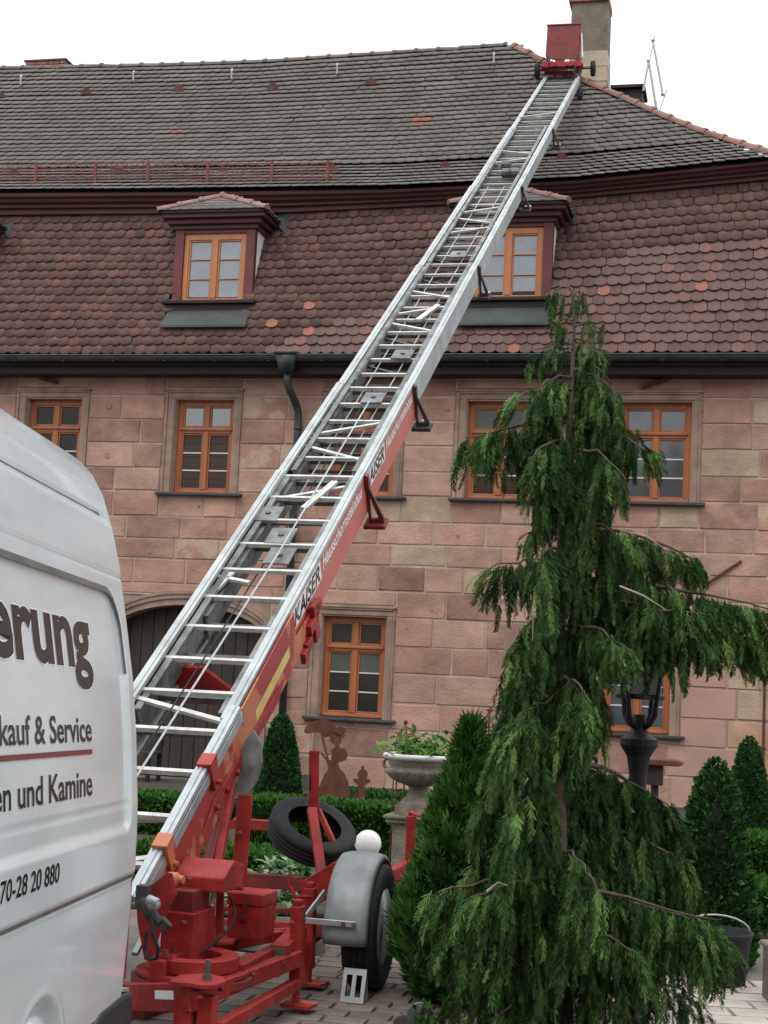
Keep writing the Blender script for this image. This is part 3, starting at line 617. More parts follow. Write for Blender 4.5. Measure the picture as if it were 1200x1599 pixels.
# wall anchors, conductor
for p, q, t0, t1, r_ in (((1097, 916), (1158, 876), -.03, -.03, .022), ((1002, 604), (1047, 590), -.06, -.06, .035), ((62, 590), (90, 597), -.04, -.04, .035)):
    MB().beam(W(*[Fc(*p, t0)[0]], t0, Fc(*p, t0)[1]), W(Fc(*q, t1)[0], t1, Fc(*q, t1)[1]), r_*1.6, r_*1.6).build('wall_anchor', m_iron, bld, bevel=.006)
lc = MB(); sq = Fc(1193, 1130, -.06)[0]; lc.tube([W(sq, -.06, .02), W(sq, -.06, Fc(1193, 1030, -.06)[1])], .02, 8)
for yy in (1062, 1170): lc.tube([W(sq, -.06, Fc(1193, yy, -.06)[1]), W(sq, -.06, Fc(1193, yy-4, -.06)[1])], .035, 8)
lc.lathe([(.02, 0), (.09, .02), (.10, .06), (.03, .08), (.02, .14)], W(sq, -.08, Fc(1193, 1030, -.08)[1]), n=10); lc.build('vent_pipe', m_iron, bld)
# white-worn drill holes in the blocks
hq = MB()
for x, y in ((170, 634), (168, 711), (650, 906), (674, 953), (715, 837), (636, 982), (786, 941), (1045, 1000), (310, 790), (318, 826), (302, 889), (233, 862), (1096, 641), (700, 640)):
    s, z = Fc(x, y, -.014); r_ = .05 if x < 180 else .018
    hq.prism([(math.cos(k*math.pi/4)*r_*random.uniform(.8, 1.1), math.sin(k*math.pi/4)*r_) for k in range(8)], W(s, -.0135, z), aS, Z, aT*.02)
hq.build('lifting_holes', STONE[2], bld)

# house across the yard behind the camera (seen in the window panes)
oh = thing('opposite_house', 'plain house across the yard that is mirrored in the window panes', 'house', (2, -17, 0))
q = MB(); q.box((2, -20, 3.6), 44, 6, 7.2); q.build('wall', m_render, oh)
q = MB(); q.prism([(-3.5, 0), (3.5, 0), (0, 4.2)], V3(-20.5, -20, 7.2), V3(0, 1, 0), Z, V3(45, 0, 0)); rf_ = q.build('roof', m_tile1, oh)
for x in (-8, 7): q = MB(); q.box((x, -20, 11.2), .7, .7, 2.6); q.build('chimney', m_brick, rf_)
for z_ in (2.0, 5.0):
    for k in range(11): q = MB(); q.box((-17+k*3.8, -16.98, z_), 1.1, .06, 1.6); q.build('window', g_dark, oh)
# ------------------------------------------------------------------ extension ladder
lA = P(106, 1380, 6.9); lB = P(877, 114, 24.6); lax = nrm(lB-lA); lla = nrm(np.cross(lax, Z)); lnr = np.cross(lla, lax)
def LP(l, a, u): return lA+lax*l+lla*a+lnr*u
lad = thing('extension_ladder', 'long silver roofing ladder with red lettered side plates leaning up to the roof', 'ladder', lA)
SEC = [(-.05, 1.5, 2.58, .345, .34, m_orange, m_steel), (1.4, 4.62, 4.62, .324, .31, m_pinkred, m_alu), (4.2, 6.45, 6.45, .320, .30, m_pinkred, m_alu),
       (6.1, 9.95, 9.95, .317, .215, m_alu, m_alu), (9.6, 13.45, 13.45, .314, .18, m_alu, m_alu), (13.1, 17.0, 17.0, .310, .155, m_alu, m_alu), (16.7, 21.35, 21.35, .305, .13, m_alu, m_alu)]
def lbox(q, l0, l1, a0, a1, u0, u1, mi=0): q.box(LP((l0+l1)/2, (a0+a1)/2, (u0+u1)/2), l1-l0, a1-a0, u1-u0, (lax, lla, lnr), mi)
for i, (l0, l1, lp, hw, h, mp, mfl) in enumerate(SEC):
    dz = -.012*i
    for sd in (1, -1):
        q = MB()
        x = (hw-.062, hw) if sd > 0 else (-hw, -hw+.062)
        lbox(q, l0, l1, *x, -.03+dz, dz); xr = (hw-.04, hw-.022) if sd > 0 else (-hw+.022, -hw+.04)
        lbox(q, l0, l1, *xr, dz, .006+dz)
        xi = (hw-.075, hw-.045) if sd > 0 else (-hw+.045, -hw+.075)
        lbox(q, l0, l1, *xi, -h+.01+dz, -h+.03+dz)
        r = q.build('rail', mfl, lad, bevel=.004)
        q = MB(); xp = (hw-.010, hw-.002) if sd > 0 else (-hw+.002, -hw+.010)
        lbox(q, l0, lp if sd > 0 else min(l1, lp), *xp, -h+dz, -.03+dz)
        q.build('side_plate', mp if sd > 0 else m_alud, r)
def rung(l, hw, u, mt, th=.026): q = MB(); lbox(q, l-th/2, l+th/2, -hw+.03, hw-.03, u-th, u); return q.build('rung', mt, lad)
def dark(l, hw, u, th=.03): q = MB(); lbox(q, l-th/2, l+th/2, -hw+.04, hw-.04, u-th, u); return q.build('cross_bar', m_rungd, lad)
def diag(l0, a0, l1, a1, u, w=.03, mt=None):
    MB().beam(LP(l0, a0, u), LP(l1, a1, u), w, .02, up=lnr).build('diagonal_brace', mt or m_rung, lad)
for sd in (-1, 1):      # rails of the nested sections, seen inside the outer ones
    for l0, l1, a0, u0, u1 in ((1.5, 4.6, .235, -.22, -.06), (2.6, 6.4, .215, -.25, -.10), (4.7, 9.9, .225, -.21, -.06), (6.6, 13.4, .215, -.20, -.07), (10.1, 17.0, .215, -.17, -.06)):
        q = MB(); lbox(q, l0, l1, sd*a0-.006, sd*a0+.006, u0, u1); lbox(q, l0, l1, sd*a0-.02, sd*a0+.02, u1, u1+.012); q.build('inner_rail', m_alud, lad)
l = .22
while l < 21.2:
    i = next(k for k, s_ in enumerate(SEC) if s_[0] <= l and l <= s_[1]+.2); hw = SEC[i][3]
    rung(l, hw, -.035-.012*i, m_rung)
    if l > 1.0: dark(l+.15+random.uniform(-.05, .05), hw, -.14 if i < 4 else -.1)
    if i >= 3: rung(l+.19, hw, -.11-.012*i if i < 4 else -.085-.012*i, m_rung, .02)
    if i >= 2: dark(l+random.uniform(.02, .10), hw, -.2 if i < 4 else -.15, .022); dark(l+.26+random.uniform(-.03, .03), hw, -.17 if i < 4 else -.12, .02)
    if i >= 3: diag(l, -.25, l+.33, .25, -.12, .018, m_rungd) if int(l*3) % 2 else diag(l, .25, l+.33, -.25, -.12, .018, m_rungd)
    l += .365
diag(1.60, -.27, 1.42, .27, -.05); diag(.55, -.3, .62, .3, -.08); diag(.1, -.3, .3, .3, -.06); diag(3.05, -.28, 2.98, -.05, -.06)
for k, (l0, s_) in enumerate(((4.35, 1), (5.05, -1), (5.55, 1), (8.0, -1), (8.5, 1), (9.0, -1), (11.4, 1), (11.8, -1), (12.3, 1), (14.9, 1), (15.4, -1), (18.0, 1))): diag(l0-.14*s_, -.27, l0+.14*s_, .27, -.07)
for l0, a0 in ((3.62, -.02), (3.95, -.2), (3.33, .05), (6.15, .05), (7.2, .08), (10.35, .05)):
    q = MB(); lbox(q, l0-.11, l0+.11, a0-.085, a0+.085, -.052, -.042); q.build('gusset_plate', m_alud, lad)
    q = MB(); q.lathe([(.02, 0), (.02, .012)], LP(l0, a0, -.042), (lax, lla, lnr), n=8); q.build('bolt', m_rungd, lad)
diag(4.05, .02, 4.5, .13, -.05, .05); diag(8.15, .03, 8.6, .14, -.05, .05); diag(2.75, -.26, 3.1, -.2, -.06, .05, m_steel)
for l0, a0 in ((14.1, .05), (14.55, -.02), (14.1, .14)):
    q = MB(); q.tube([LP(l0, a0-.06, -.05), LP(l0, a0+.06, -.05)], .06, 10); q.build('pulley', m_rungd, lad)
# outer brackets at the section heads
for i, (l1, hw, h, mt) in enumerate(((4.62, .324, .27, m_darkred), (6.45, .320, .25, m_dkgrey), (9.95, .317, .215, m_dkgrey), (13.45, .316, .18, m_dkgrey), (17.0, .312, .155, m_dkgrey))):
    q = MB(); d = 1.0 if i < 2 else .8; a0 = hw+.002; o = LP(l1-.03, a0, -.03-.012*i); e = .028
    q.prism([(0, .0), (.012, .0), (.02, -h*.35), (.11*d, -h-.06), (.11*d, -h-.10), (.0, -h-.10), (0, -h-.07), (.075*d, -h-.07), (.02, -h*.62), (0, -h*.62)], o, lla, lnr, lax*.03)
    q.prism([(0, .012), (e, .0), (e, -h*.4), (0, -h*.4)], o-lax*.03, lla, lnr, lax*.05)
    q.prism([(-.03, -h-.10), (.125*d, -h-.10), (.125*d, -h-.13), (-.03, -h-.13)], o-lax*.05, lla, lnr, lax*.14); q.prism([(0, -h*.6), (e*.7, -h*.6), (e*.7, -h-.09), (0, -h-.09)], o, lla, lnr, lax*.03)
    b = q.build('section_bracket', mt, lad, bevel=.003)
    q = MB(); q.tube([o+lla*.03-lnr*(h+.085)+lax*.06, o+lla*.10-lnr*(h+.085)+lax*.06], .02, 8); q.build('roller', m_steel, b)
q = MB(); q.prism([(2.55, -.34), (2.9, -.34), (2.92, -.21), (2.55, -.20)], LP(0, .336, 0), lax, lnr, lla*.008); q.build('plate_tongue', m_orange, lad)
q = MB()   # chipped red bracket at the head of the base section
for dl, u in ((0, -.16), (.06, -.19), (-.1, -.24), (-.2, -.31), (-.28, -.33)): lbox(q, 2.95+dl-.06, 2.95+dl+.06, .343, .375, u-.07, u)
lbox(q, 2.9, 3.0, .30, .37, -.42, -.18); q.build('head_bracket', m_red, lad, bevel=.006)
q = MB()   # red cross yoke under the ladder
q.prism([(-.30, -.0), (.30, -.0), (.30, .07), (.06, .10), (-.10, .22), (-.22, .22), (-.30, .08)], LP(2.12, 0, -.40), lla, nrm(lnr+lax*.2), lax*.03); q.build('cross_yoke', m_red, lad, bevel=.004)
# reflective label, lettering
def ltext(body, l0, u0, size, sx, mat, name, hw, off=.0, shear=.25, lift=.0012):
    v, f = text_geo(body, size, shear, off, 1.); v[:, 0] -= v[:, 0].min(); v[:, 0] *= sx/v[:, 0].max(); q = MB(); q.add([LP(l0+a, hw-.002+lift, u0+b) for a, b in v], f); return q.build(name, mat, lad, kind='stuff'), 0
def lrect(l0, l1, u0, u1, mat, name, hw, lift): q = MB(); q.add([LP(l0, hw-.002+lift, u0), LP(l1, hw-.002+lift, u0), LP(l1, hw-.002+lift, u1), LP(l0, hw-.002+lift, u1)], [(0, 1, 2, 3)]); q.build(name, mat, lad)
lrect(1.72, 2.42, -.235, -.165, m_ylw, 'yellow_label', .345, .0015)
for l0, l1, hw, k in ((2.60, 4.50, .324, 1), (4.58, 6.38, .320, 2)):
    du = -.012*k; ls = l0+.02; lrect(l0, l0+.69, -.165+du, -.034+du, m_film, 'brand_ground', hw, .001)
    ltext('KAISER', l0+.03, -.15+du, .145, .63, m_letters, 'brand_letters', hw, .004, .3, .002)
    ltext('Hausschornsteinbau', l0+.73, -.125+du, .125, 1.15 if k == 1 else 1.05, m_film, 'white_letters', hw, .003, .35, .002)
# ropes
q = MB(); q.tube([LP(.1, .02, .02), LP(3.3, .06, .0), LP(6.0, .05, -.02)], .006, 5); q.build('rope', m_steel, lad)
q = MB(); q.tube([LP(.4, -.05, -.02), LP(2.2, .0, .0), LP(3.0, -.06, -.1), LP(6.5, -.02, -.08)], .005, 5); q.build('rope', m_black, lad)
for a0 in (-.1, .1): q = MB(); q.tube([LP(4.3, a0, -.1), LP(13.5, a0, -.08)], .005, 5); q.build('rope', m_steel, lad)
# clamps on the lower rail
for l0 in (.33, .98):
    q = MB(); q.prism([(-.05, .02), (.05, .02), (.05, -.03), (.03, -.15), (-.03, -.15), (-.05, -.03)], LP(l0, .346, 0), lax, lnr, lla*.02); lbox(q, l0-.05, l0+.05, .29, .366, .004, .022)
    q.tube([LP(l0, .36, -.11), LP(l0, .39, -.11)], .014, 8); q.build('rail_clamp', m_orange, lad, bevel=.004)
q = MB(); lbox(q, -.05, 1.5, .347, .352, -.085, -.032); q.build('steel_track', m_steel, lad)
# worn red edge plate with rivets under the base section
q = MB(); q.prism([(.75, -.26), (2.1, -.34), (2.25, -.28), (2.05, -.27), (.95, -.20)], LP(0, .343, 0), lax, lnr, lla*.012); ep = q.build('edge_plate', m_red, lad, bevel=.003)
for k in range(4): q = MB(); q.lathe([(.016, 0), (.016, .012), (.008, .02)], LP(.95+.17*k, .355, -.245-.012*k), (lax, lnr, lla), n=8); q.build('rivet', m_red, ep)

# ------------------------------------------------------------------ hoist carriage on the ladder head
cb = LP(21.35, 0, 0); car = thing('hoist_carriage', 'red hoist carriage with tipping bucket at the ladder head by the chimney', 'hoist', cb)
fw = lax; cx = lla
def CP(a, f, u): return LP(21.45, 0, .0)+lla*a+nrm(V3(lax[0], lax[1], 0))*f+Z*(u+.05)
hf = nrm(V3(lax[0], lax[1], 0)); AX = (lla, hf, Z)
q = MB(); q.box(CP(0, -.03, .05), .62, .07, .09, AX); q.box(CP(-.27, 0, .02), .09, .3, .10, AX); q.box(CP(.27, 0, .02), .09, .3, .10, AX); q.box(CP(0, .1, -.03), .5, .05, .05, AX)
for a in (-.3, .3): q.tube([CP(a-.05, -.05, .02), CP(a+.05, -.05, .02)], .045, 10)
for a in (-.12, .08, .18): q.box(CP(a, -.07, .03), .05, .05, .05, AX)
q.build('carriage_frame', m_red, car, bevel=.006)
q = MB(); hb_, ht_ = .14, .74     # bucket: open tray with curved bottom seen from behind
q.prism([(-.275, ht_), (.265, ht_), (.265, hb_+.12), (.24, hb_), (-.16, hb_), (-.29, hb_+.06)], CP(0, -.04, 0), lla, Z, hf*.02)
q.prism([(0, ht_), (.5, ht_+.1), (.42, .3), (.2, hb_), (0, hb_)], CP(.265, -.03, 0), hf, Z, lla*.02); q.prism([(0, ht_), (.5, ht_+.1), (.42, .3), (.2, hb_), (0, hb_)], CP(-.275, -.03, 0), hf, Z, lla*.02)
q.box(CP(0, -.03, ht_+.008), .57, .05, .025, AX); q.box(CP(.24, .0, .12), .06, .06, .22, AX); q.box(CP(-.05, .0, .12), .16, .06, .1, AX); q.build('bucket', m_bkt, car, bevel=.006)
q = MB(); q.tube([CP(.29, .05, .62), CP(.33, -.06, .14)], .016, 6); q.build('tipping_lever', m_steel, car)
q = MB(); q.tube([CP(-.40, -.02, -.02), CP(.52, -.02, -.02)], .018, 8); q.build('axle', m_dkgrey, car)
def cwheel(c, r=.13, w=.075):
    q = MB(); q.lathe([(r*.4, -w/2), (r*.85, -w/2), (r, -w*.28), (r, w*.28), (r*.85, w/2), (r*.4, w/2)], c, (hf, Z, lla), n=20); o = q.build('wheel', m_black, car, smooth=False)
    q = MB(); q.lathe([(r*.38, -w*.6), (r*.38, w*.6)], c, (hf, Z, lla), n=12); q.build('hub', m_dkgrey, o)
cwheel(CP(-.42, -.02, -.03)); cwheel(CP(.51, -.02, -.03)); cwheel(CP(.33, -.1, -.55), .14)
q = MB(); q.beam(CP(.29, -.02, .0), CP(.30, -.08, -.55), .05, .06); q.beam(CP(.22, -.3, -.05), CP(.29, -.08, -.4), .02, .02); q.beam(CP(.20, -.45, -.22), CP(.28, -.06, -.22), .02, .02); q.build('strut', m_dkgrey, car)

# ------------------------------------------------------------------ trailer
HT = rad(15); tf_ = V3(math.sin(HT), math.cos(HT), 0); tr_ = V3(math.cos(HT), -math.sin(HT), 0); TX = (tr_, tf_, Z)
tc_ = G(330, 1545); tr = thing('lift_trailer', 'red ladder lift trailer with turntable, tool box and stabiliser legs on the paving', 'trailer', V3(-.75, 7.1, 0))
def tb(name, beams, mat=m_red, bev=.005, par=None, **k):
    q = MB()
    for b in beams:
        p, r_, w, *h = b; q.beam(P(*p), P(*r_), w, h[0] if h else w)
    return q.build(name, mat, par or tr, bevel=bev, **k)
def tbox(name, px, w, d, h, mat=m_red, par=None, bev=.006, front=True):
    c = P(*px); q = MB(); q.box(c+(tf_*d/2 if front else 0), w, d, h, TX); return q.build(name, mat, par or tr, bevel=bev)
tb('stabiliser_beam', [((296, 1562, 6.5), (464, 1496, 7.62), .06, .075)]); tb('stabiliser_beam', [((340, 1606, 6.55), (464, 1535, 7.64), .05, .05)])
fb = tb('front_beam', [((150, 1556, 7.0), (306, 1557, 6.52), .07, .115)]); tb('type_plate', [((244, 1553, 6.655), (273, 1554, 6.565), .012, .035)], m_film, 0, fb)
c = P(304, 1546, 6.52); q = MB(); q.box(V3(c[0]-.035, c[1]+.04, c[2]/2-.01), .075, .09, c[2]-.02, TX); q.box(V3(c[0]+.055, c[1]+.03, c[2]/2-.01), .07, .07, c[2]-.03, TX); q.build('stand_leg', m_red, tr, bevel=.006)
q = MB(); q.prism([(-.10, -.08), (-.05, -.10), (0, -.085), (.05, -.10), (.10, -.07), (.11, .02), (.06, .12), (-.03, .14), (-.11, .06)], P(310, 1540, 6.56)+Z*.012, tr_, tf_, Z*.014); hp_ = q.build('corner_plate', m_red, tr)
q = MB(); q.lathe([(.022, 0), (.022, .03), (.012, .03), (.010, .09)], P(323, 1541, 6.58)+Z*.02, TX, n=8); q.build('bolt', m_rungd, hp_)
ct_ = P(302, 1500, 7.0); zt = ct_[2]
def ring(r0, r1, z0, z1, name, mat=m_red): q = MB(); q.lathe([(r0, z0), (r1, z0), (r1, z1), (r0, z1), (r0, z0)], V3(ct_[0], ct_[1], zt), TX, n=40); q.f = [f for f in q.f if len(f) == 4]; q.m = q.m[:len(q.f)]; return q.build(name, mat, tr, bevel=.004)
ring(.125, .205, -.03, .03, 'turntable_ring'); ring(.10, .25, -.055, -.033, 'turntable_base'); 
q = MB(); q.lathe([(.27, -.09), (.27, -.058), (.0005, -.058)], V3(ct_[0], ct_[1], zt), TX, n=36); q.build('bearing_plate', m_darkred, tr)
ub = tb('slew_beam', [((243, 1517, 6.78), (332, 1472, 7.4), .07, .09)])
for p in ((258, 1496, 6.84), (272, 1490, 6.95), (300, 1475, 7.15), (285, 1501, 7.02)): q = MB(); q.box(P(*p), .05, .05, .02, TX); q.lathe([(.015, 0), (.015, .035)], P(*p), TX, n=6); q.build('bolt', m_darkred, ub)
tbox('tower', (276, 1467, 6.98), .155, .26, .235); tbox('tower_head', (285, 1408, 7.0), .108, .2, .10, m_darkred)
c = P(270, 1378, 7.12); q = MB(); q.prism([(0, -.03), (0, .035), (.13, .105), (.28, .07), (.28, -.05), (.2, -.03)], c, tf_, Z, tr_*.245); q.build('motor_cover', m_red, tr, bevel=.008)
tb('cover_post', [((345, 1370, 7.4), (343, 1468, 7.38), .036)]); q = MB(); q.lathe([(.075, -.012), (.075, .0), (.04, .012), (.03, .03)], P(342, 1467, 7.38), TX, n=16); q.build('post_flange', m_red, tr)
c = P(382, 1432, 7.45); q = MB(); q.box(c+tf_*.1-Z*.025, .172, .2, .155, TX); bx = q.build('tool_box', m_red, tr, bevel=.006)
q = MB(); q.box(c+tf_*.1+Z*.082, .184, .212, .058, TX); q.build('lid', m_red, bx, bevel=.006); q = MB(); q.box(c-tf_*.008+Z*.03, .024, .012, .075, TX); q.box(c-tf_*.014-Z*.005, .034, .012, .03, TX); q.build('latch', m_darkred, bx, bevel=.003)
tb('deck_beam', [((372, 1522, 7.0), (436, 1486, 7.62), .05, .09)]); tb('deck_beam', [((330, 1480, 7.5), (440, 1462, 8.0), .05, .06)]); 
ob = tb('box_section', [((437, 1492, 7.45), (466, 1462, 8.1), .085, .10)]); q = MB(); cc = P(437, 1492, 7.445); q.box(cc, .055, .006, .07, TX); q.build('dark_end_patch', m_rungd, ob)  # dark plate on the tube end paints the shade of its hollow
q = MB(); q.box(P(405, 1480, 7.75), .22, .25, .01, TX); q.build('deck_plate', m_alud, tr)
tb('chassis_beam', [((215, 1588, 7.3), (470, 1470, 9.0), .08, .1)], m_darkred); tb('chassis_beam', [((330, 1462, 8.3), (474, 1458, 8.0), .06, .06)])
for (xt, yt, xb, yb, d, w) in ((466, 1414, 463, 1537, 7.65, .062), (485, 1386, 482, 1512, 8.2, .058)):
    pt, pb = P(xt, yt, d), P(xb, yb, d); q = MB(); q.beam(pb, pt, w, w, up=tf_); q.beam(pt, pt+Z*.03, w*.7, w*.7, up=tf_); jk = q.build('stabiliser_leg', m_red, tr, bevel=.006)
    q = MB(); g = V3(pb[0], pb[1], .03); q.tube([g, g+Z*.1], .02, 8); q.prism([(-.06, -.06), (.09, -.07), (.10, .06), (-.05, .07)], g+Z*-.006, tr_, tf_, Z*.014); q.build('foot_plate', m_orange, jk)
q = MB(); q.tube([P(452, 1365, 8.1), P(453, 1385, 8.1), P(462, 1400, 8.1), P(485, 1400, 8.15)], .010, 6); q.build('hook', m_red, tr)
tb('rear_beam', [((300, 1368, 9.2), (478, 1380, 8.9), .05, .08)], m_darkred); tb('rear_rail', [((330, 1438, 8.9), (478, 1446, 8.6), .03, .035)]); tb('rear_rail', [((330, 1418, 9.0), (478, 1423, 8.7), .03, .03)], m_darkred)
tb('rear_beam', [((330, 1284, 9.25), (440, 1290, 9.15), .06, .06)]); tb('support_column', [((372, 1392, 8.15), (384, 1240, 8.15), .075, .07)])
tb('lifting_strut', [((326, 1350, 7.7), (350, 1238, 8.0), .05, .09)], m_darkred); tb('lifting_strut', [((341, 1350, 7.72), (362, 1225, 8.05), .04, .09)])
tb('chrome_rod', [((344, 1360, 8.3), (346, 1306, 8.3), .03, .03)], m_steel)
q = MB(); pl = [(355, 1248), (366, 1205), (382, 1158), (396, 1140), (407, 1160), (409, 1190), (402, 1218), (390, 1238), (378, 1246)]; pp = [P(x, y, 8.12) for x, y in pl]; q.add(pp+[p+tf_*.02 for p in pp], [tuple(range(9))[::-1], tuple(range(9, 18))]+[(i, (i+1) % 9, 9+(i+1) % 9, 9+i) for i in range(9)]); q.build('guard_plate', m_alud, tr)
q = MB(); q.sphere(P(353, 1262, 8.3), .07, 12); q.tube([P(330, 1275, 8.4), P(365, 1255, 8.3)], .05, 10); q.build('winch', m_black, tr)
tb('rack_post', [((491, 1172, 9.0), (490, 1268, 9.0), .058, .05)], m_red); tb('rack_strut', [((487, 1262, 8.86), (508, 1400, 8.55), .055, .03)]); tb('rack_strut', [((497, 1264, 9.0), (524, 1322, 8.95), .03, .03)])
q = MB(); q.beam(P(472, 1222, 9.0), P(486, 1222, 9.0), .05, .09); q.build('rack_lug', m_rungd, tr)
q = MB(); pl = [(470, 1378), (548, 1330), (560, 1360), (520, 1400), (492, 1415), (470, 1405)]; pp = [P(x, y, 8.5) for x, y in pl]; q.add(pp+[p+tf_*.03 for p in pp], [tuple(range(6))[::-1], tuple(range(6, 12))]+[(i, (i+1) % 6, 6+(i+1) % 6, 6+i) for i in range(6)]); q.build('axle_plate', m_red, tr, bevel=.004)
tb('axle_arm', [((478, 1470, 8.45), (545, 1420, 8.5), .05, .07)], m_darkred); tb('axle', [((480, 1452, 8.5), (580, 1455, 8.25), .07)], m_darkred)
wc = P(578, 1452, 8.28); wc = V3(wc[0], wc[1], .322)
def wheel(c, nm='wheel', R=.325, w=.185, par=tr, ax=None, rim=True):
    ax = ax or (tf_, Z, tr_); q = MB(); n = 40
    q.lathe([(R*.62, -w*.42), (R*.80, -w*.5), (R*.93, -w*.46), (R*.985, -w*.36), (R*.985, -w*.2), (R*.96, -w*.19), (R*.96, -w*.16), (R*.99, -w*.15), (R*.99, -w*.02), (R*.965, -w*.01), (R*.965, w*.02), (R*.99, w*.03), (R*.99, w*.15), (R*.96, w*.16), (R*.96, w*.2), (R*.985, w*.21), (R*.985, w*.36), (R*.93, w*.46), (R*.80, w*.5), (R*.62, w*.42)], c, ax, n=n)
    q.f = [f for f in q.f if len(f) == 4]; q.m = q.m[:len(q.f)]
    if not rim: return q
    t = q.build(nm, m_black, par, smooth=True)
    q = MB(); q.lathe([(R*.63, w*.40), (R*.60, w*.30), (R*.55, w*.12), (R*.40, w*.16), (R*.30, w*.3), (R*.16, w*.32), (.001, w*.32)], c, ax, n=28); q.build('rim', m_steel, t, smooth=True)
    return t
_h = rad(12); wheel(wc, ax=(V3(math.sin(_h), math.cos(_h), 0), Z, V3(math.cos(_h), -math.sin(_h), 0))); wheel(wc-tr_*1.62, ax=(tf_, Z, -tr_))
WH = rad(12); wf = V3(math.sin(WH), math.cos(WH), 0); wr = V3(math.cos(WH), -math.sin(WH), 0)
q = MB(); n = 24; R1, w2 = .372, .112; cc = wc-wr*.055; vv = []
for k in range(n+1):
    a = rad(188-k*180/n)
    for u, dr_ in ((-w2-.006, -.028), (-w2+.008, -.004), (-w2+.04, .004), (0, .010), (w2-.04, .004), (w2-.008, -.004), (w2+.006, -.028)):
        vv.append(cc+wf*math.cos(a)*(R1+dr_)+Z*math.sin(a)*(R1+dr_)+wr*u)
q.add(vv, [(k*7+j, k*7+j+1, k*7+8+j, k*7+7+j) for k in range(n) for j in range(6)])
mg = q.build('mudguard', m_tread, tr, smooth=True); so_ = mg.modifiers.new('solid', 'SOLIDIFY'); so_.thickness = .006
q = MB(); c = wc-wf*.392+Z*.06-wr*.075; q.box(c-wr*.06, .28, .012, .03, (wr, wf, Z)); q.beam(c-wr*.19, c-wr*.12+wf*.15+Z*.13, .012, .03)
st = q.build('mudguard_strap', m_steel, mg, bevel=.003); q = MB()
for k in (.02, .075): q.lathe([(.012, 0), (.012, .012)], c+wr*k-wf*.006, (wr, Z, -wf), n=8)
q.build('bolt', m_rungd, mg)
rj = tb('rear_leg', [((643, 1274, 9.7), (640, 1352, 9.7), .062, .06)]); q = MB(); q.tube([P(641, 1274, 9.7), P(641, 1268, 9.7), P(655, 1274, 9.6), P(667, 1272, 9.6), P(668, 1260, 9.6)], .012, 6); q.build('crank_handle', m_red, rj)
tb('rear_arm', [((600, 1372, 9.4), (652, 1347, 9.75), .06, .08)]); tb('rear_arm', [((605, 1392, 9.4), (640, 1368, 9.75), .05, .06)])
# pivot, plug and cable at the foot of the ladder
q = MB(); pl = [(212, 1400), (262, 1362), (270, 1395), (255, 1425), (232, 1492), (225, 1500), (214, 1440)]; pp = [P(x, y, 6.82) for x, y in pl]; q.add(pp+[p+tr_*.02+tf_*.01 for p in pp], [tuple(range(7))[::-1], tuple(range(7, 14))]+[(i, (i+1) % 7, 7+(i+1) % 7, 7+i) for i in range(7)]); q.build('pivot_plate', m_red, tr, bevel=.004)
q = MB(); q.lathe([(.03, 0), (.03, .04), (.018, .05), (.018, .07)], P(264, 1372, 6.9), (tf_, Z, tr_), n=14); q.build('pivot_pin', m_orange, tr)
q = MB(); q.box(P(224, 1398, 6.72), .05, .06, .09, TX); q.tube([P(222, 1405, 6.7), P(234, 1425, 6.68), P(246, 1440, 6.7)], .028, 10); q.tube([P(250, 1450, 6.72), P(262, 1438, 6.72)], .032, 10); vb = q.build('valve_block', m_dkgrey, tr, bevel=.005)
q = MB(); q.sphere(P(241, 1412, 6.62), .028, 12); q.tube([P(232, 1404, 6.62), P(246, 1410, 6.6)], .02, 10); q.build('chrome_coupling', m_steel, vb, smooth=True)
q = MB(); q.tube([P(236, 1430, 6.6), P(238, 1455, 6.58), P(247, 1480, 6.58), P(245, 1497, 6.6), P(233, 1498, 6.62), P(226, 1485, 6.65), P(229, 1455, 6.66)], .008, 7); q.build('hose', m_black, vb)
q = MB(); q.tube([P(335, 1372, 7.3), P(327, 1420, 7.3), P(318, 1455, 7.2), P(305, 1478, 7.1)], .006, 6); q.build('cable', m_steel, tr)
q = MB(); q.tube([P(308, 1440, 7.8), P(336, 1442, 7.7)], .04, 10); q.beam(P(305, 1452, 7.6), P(350, 1455, 7.5), .02, .02); q.beam(P(316, 1408, 8), P(345, 1410, 7.9), .015, .015); q.beam(P(316, 1420, 8), P(345, 1422, 7.9), .015, .015); q.build('motor', m_red, tr)
for x, y, d in ((318, 1556, 6.5), (350, 1541, 6.7), (400, 1521, 7.05), (446, 1502, 7.42), (262, 1440, 6.9), (292, 1440, 6.93), (262, 1495, 6.88), (300, 1372, 7.1), (460, 1440, 7.62), (461, 1480, 7.62), (480, 1420, 8.18), (378, 1300, 8.1), (376, 1350, 8.1)):
    q = MB(); q.lathe([(.013, 0), (.013, .010), (.006, .014)], P(x, y, d)-tf_*.03, (tr_, Z, -tf_), n=6); q.build('bolt', m_darkred, tr)
q = MB(); q.tube([P(360+22*math.sin(k*.35)-4*k, 1400+9*k, 7.35-.03*k) for k in range(11)], .006, 6); q.build('cable', m_black, tr)
# spare tyre on its rack
sc_ = P(487, 1299, 9.05); va = nrm(V3(.30, -.46, .84)); vx = nrm(np.cross(V3(0, 1, 0), va)); vy = np.cross(va, vx)
sp = wheel(sc_, R=.262, w=.14, ax=(vx, vy, va), rim=False).build('spare_tyre', m_black, smooth=True); tag(sp, 'bare black spare tyre hung tilted on the red rack post', 'tyre')
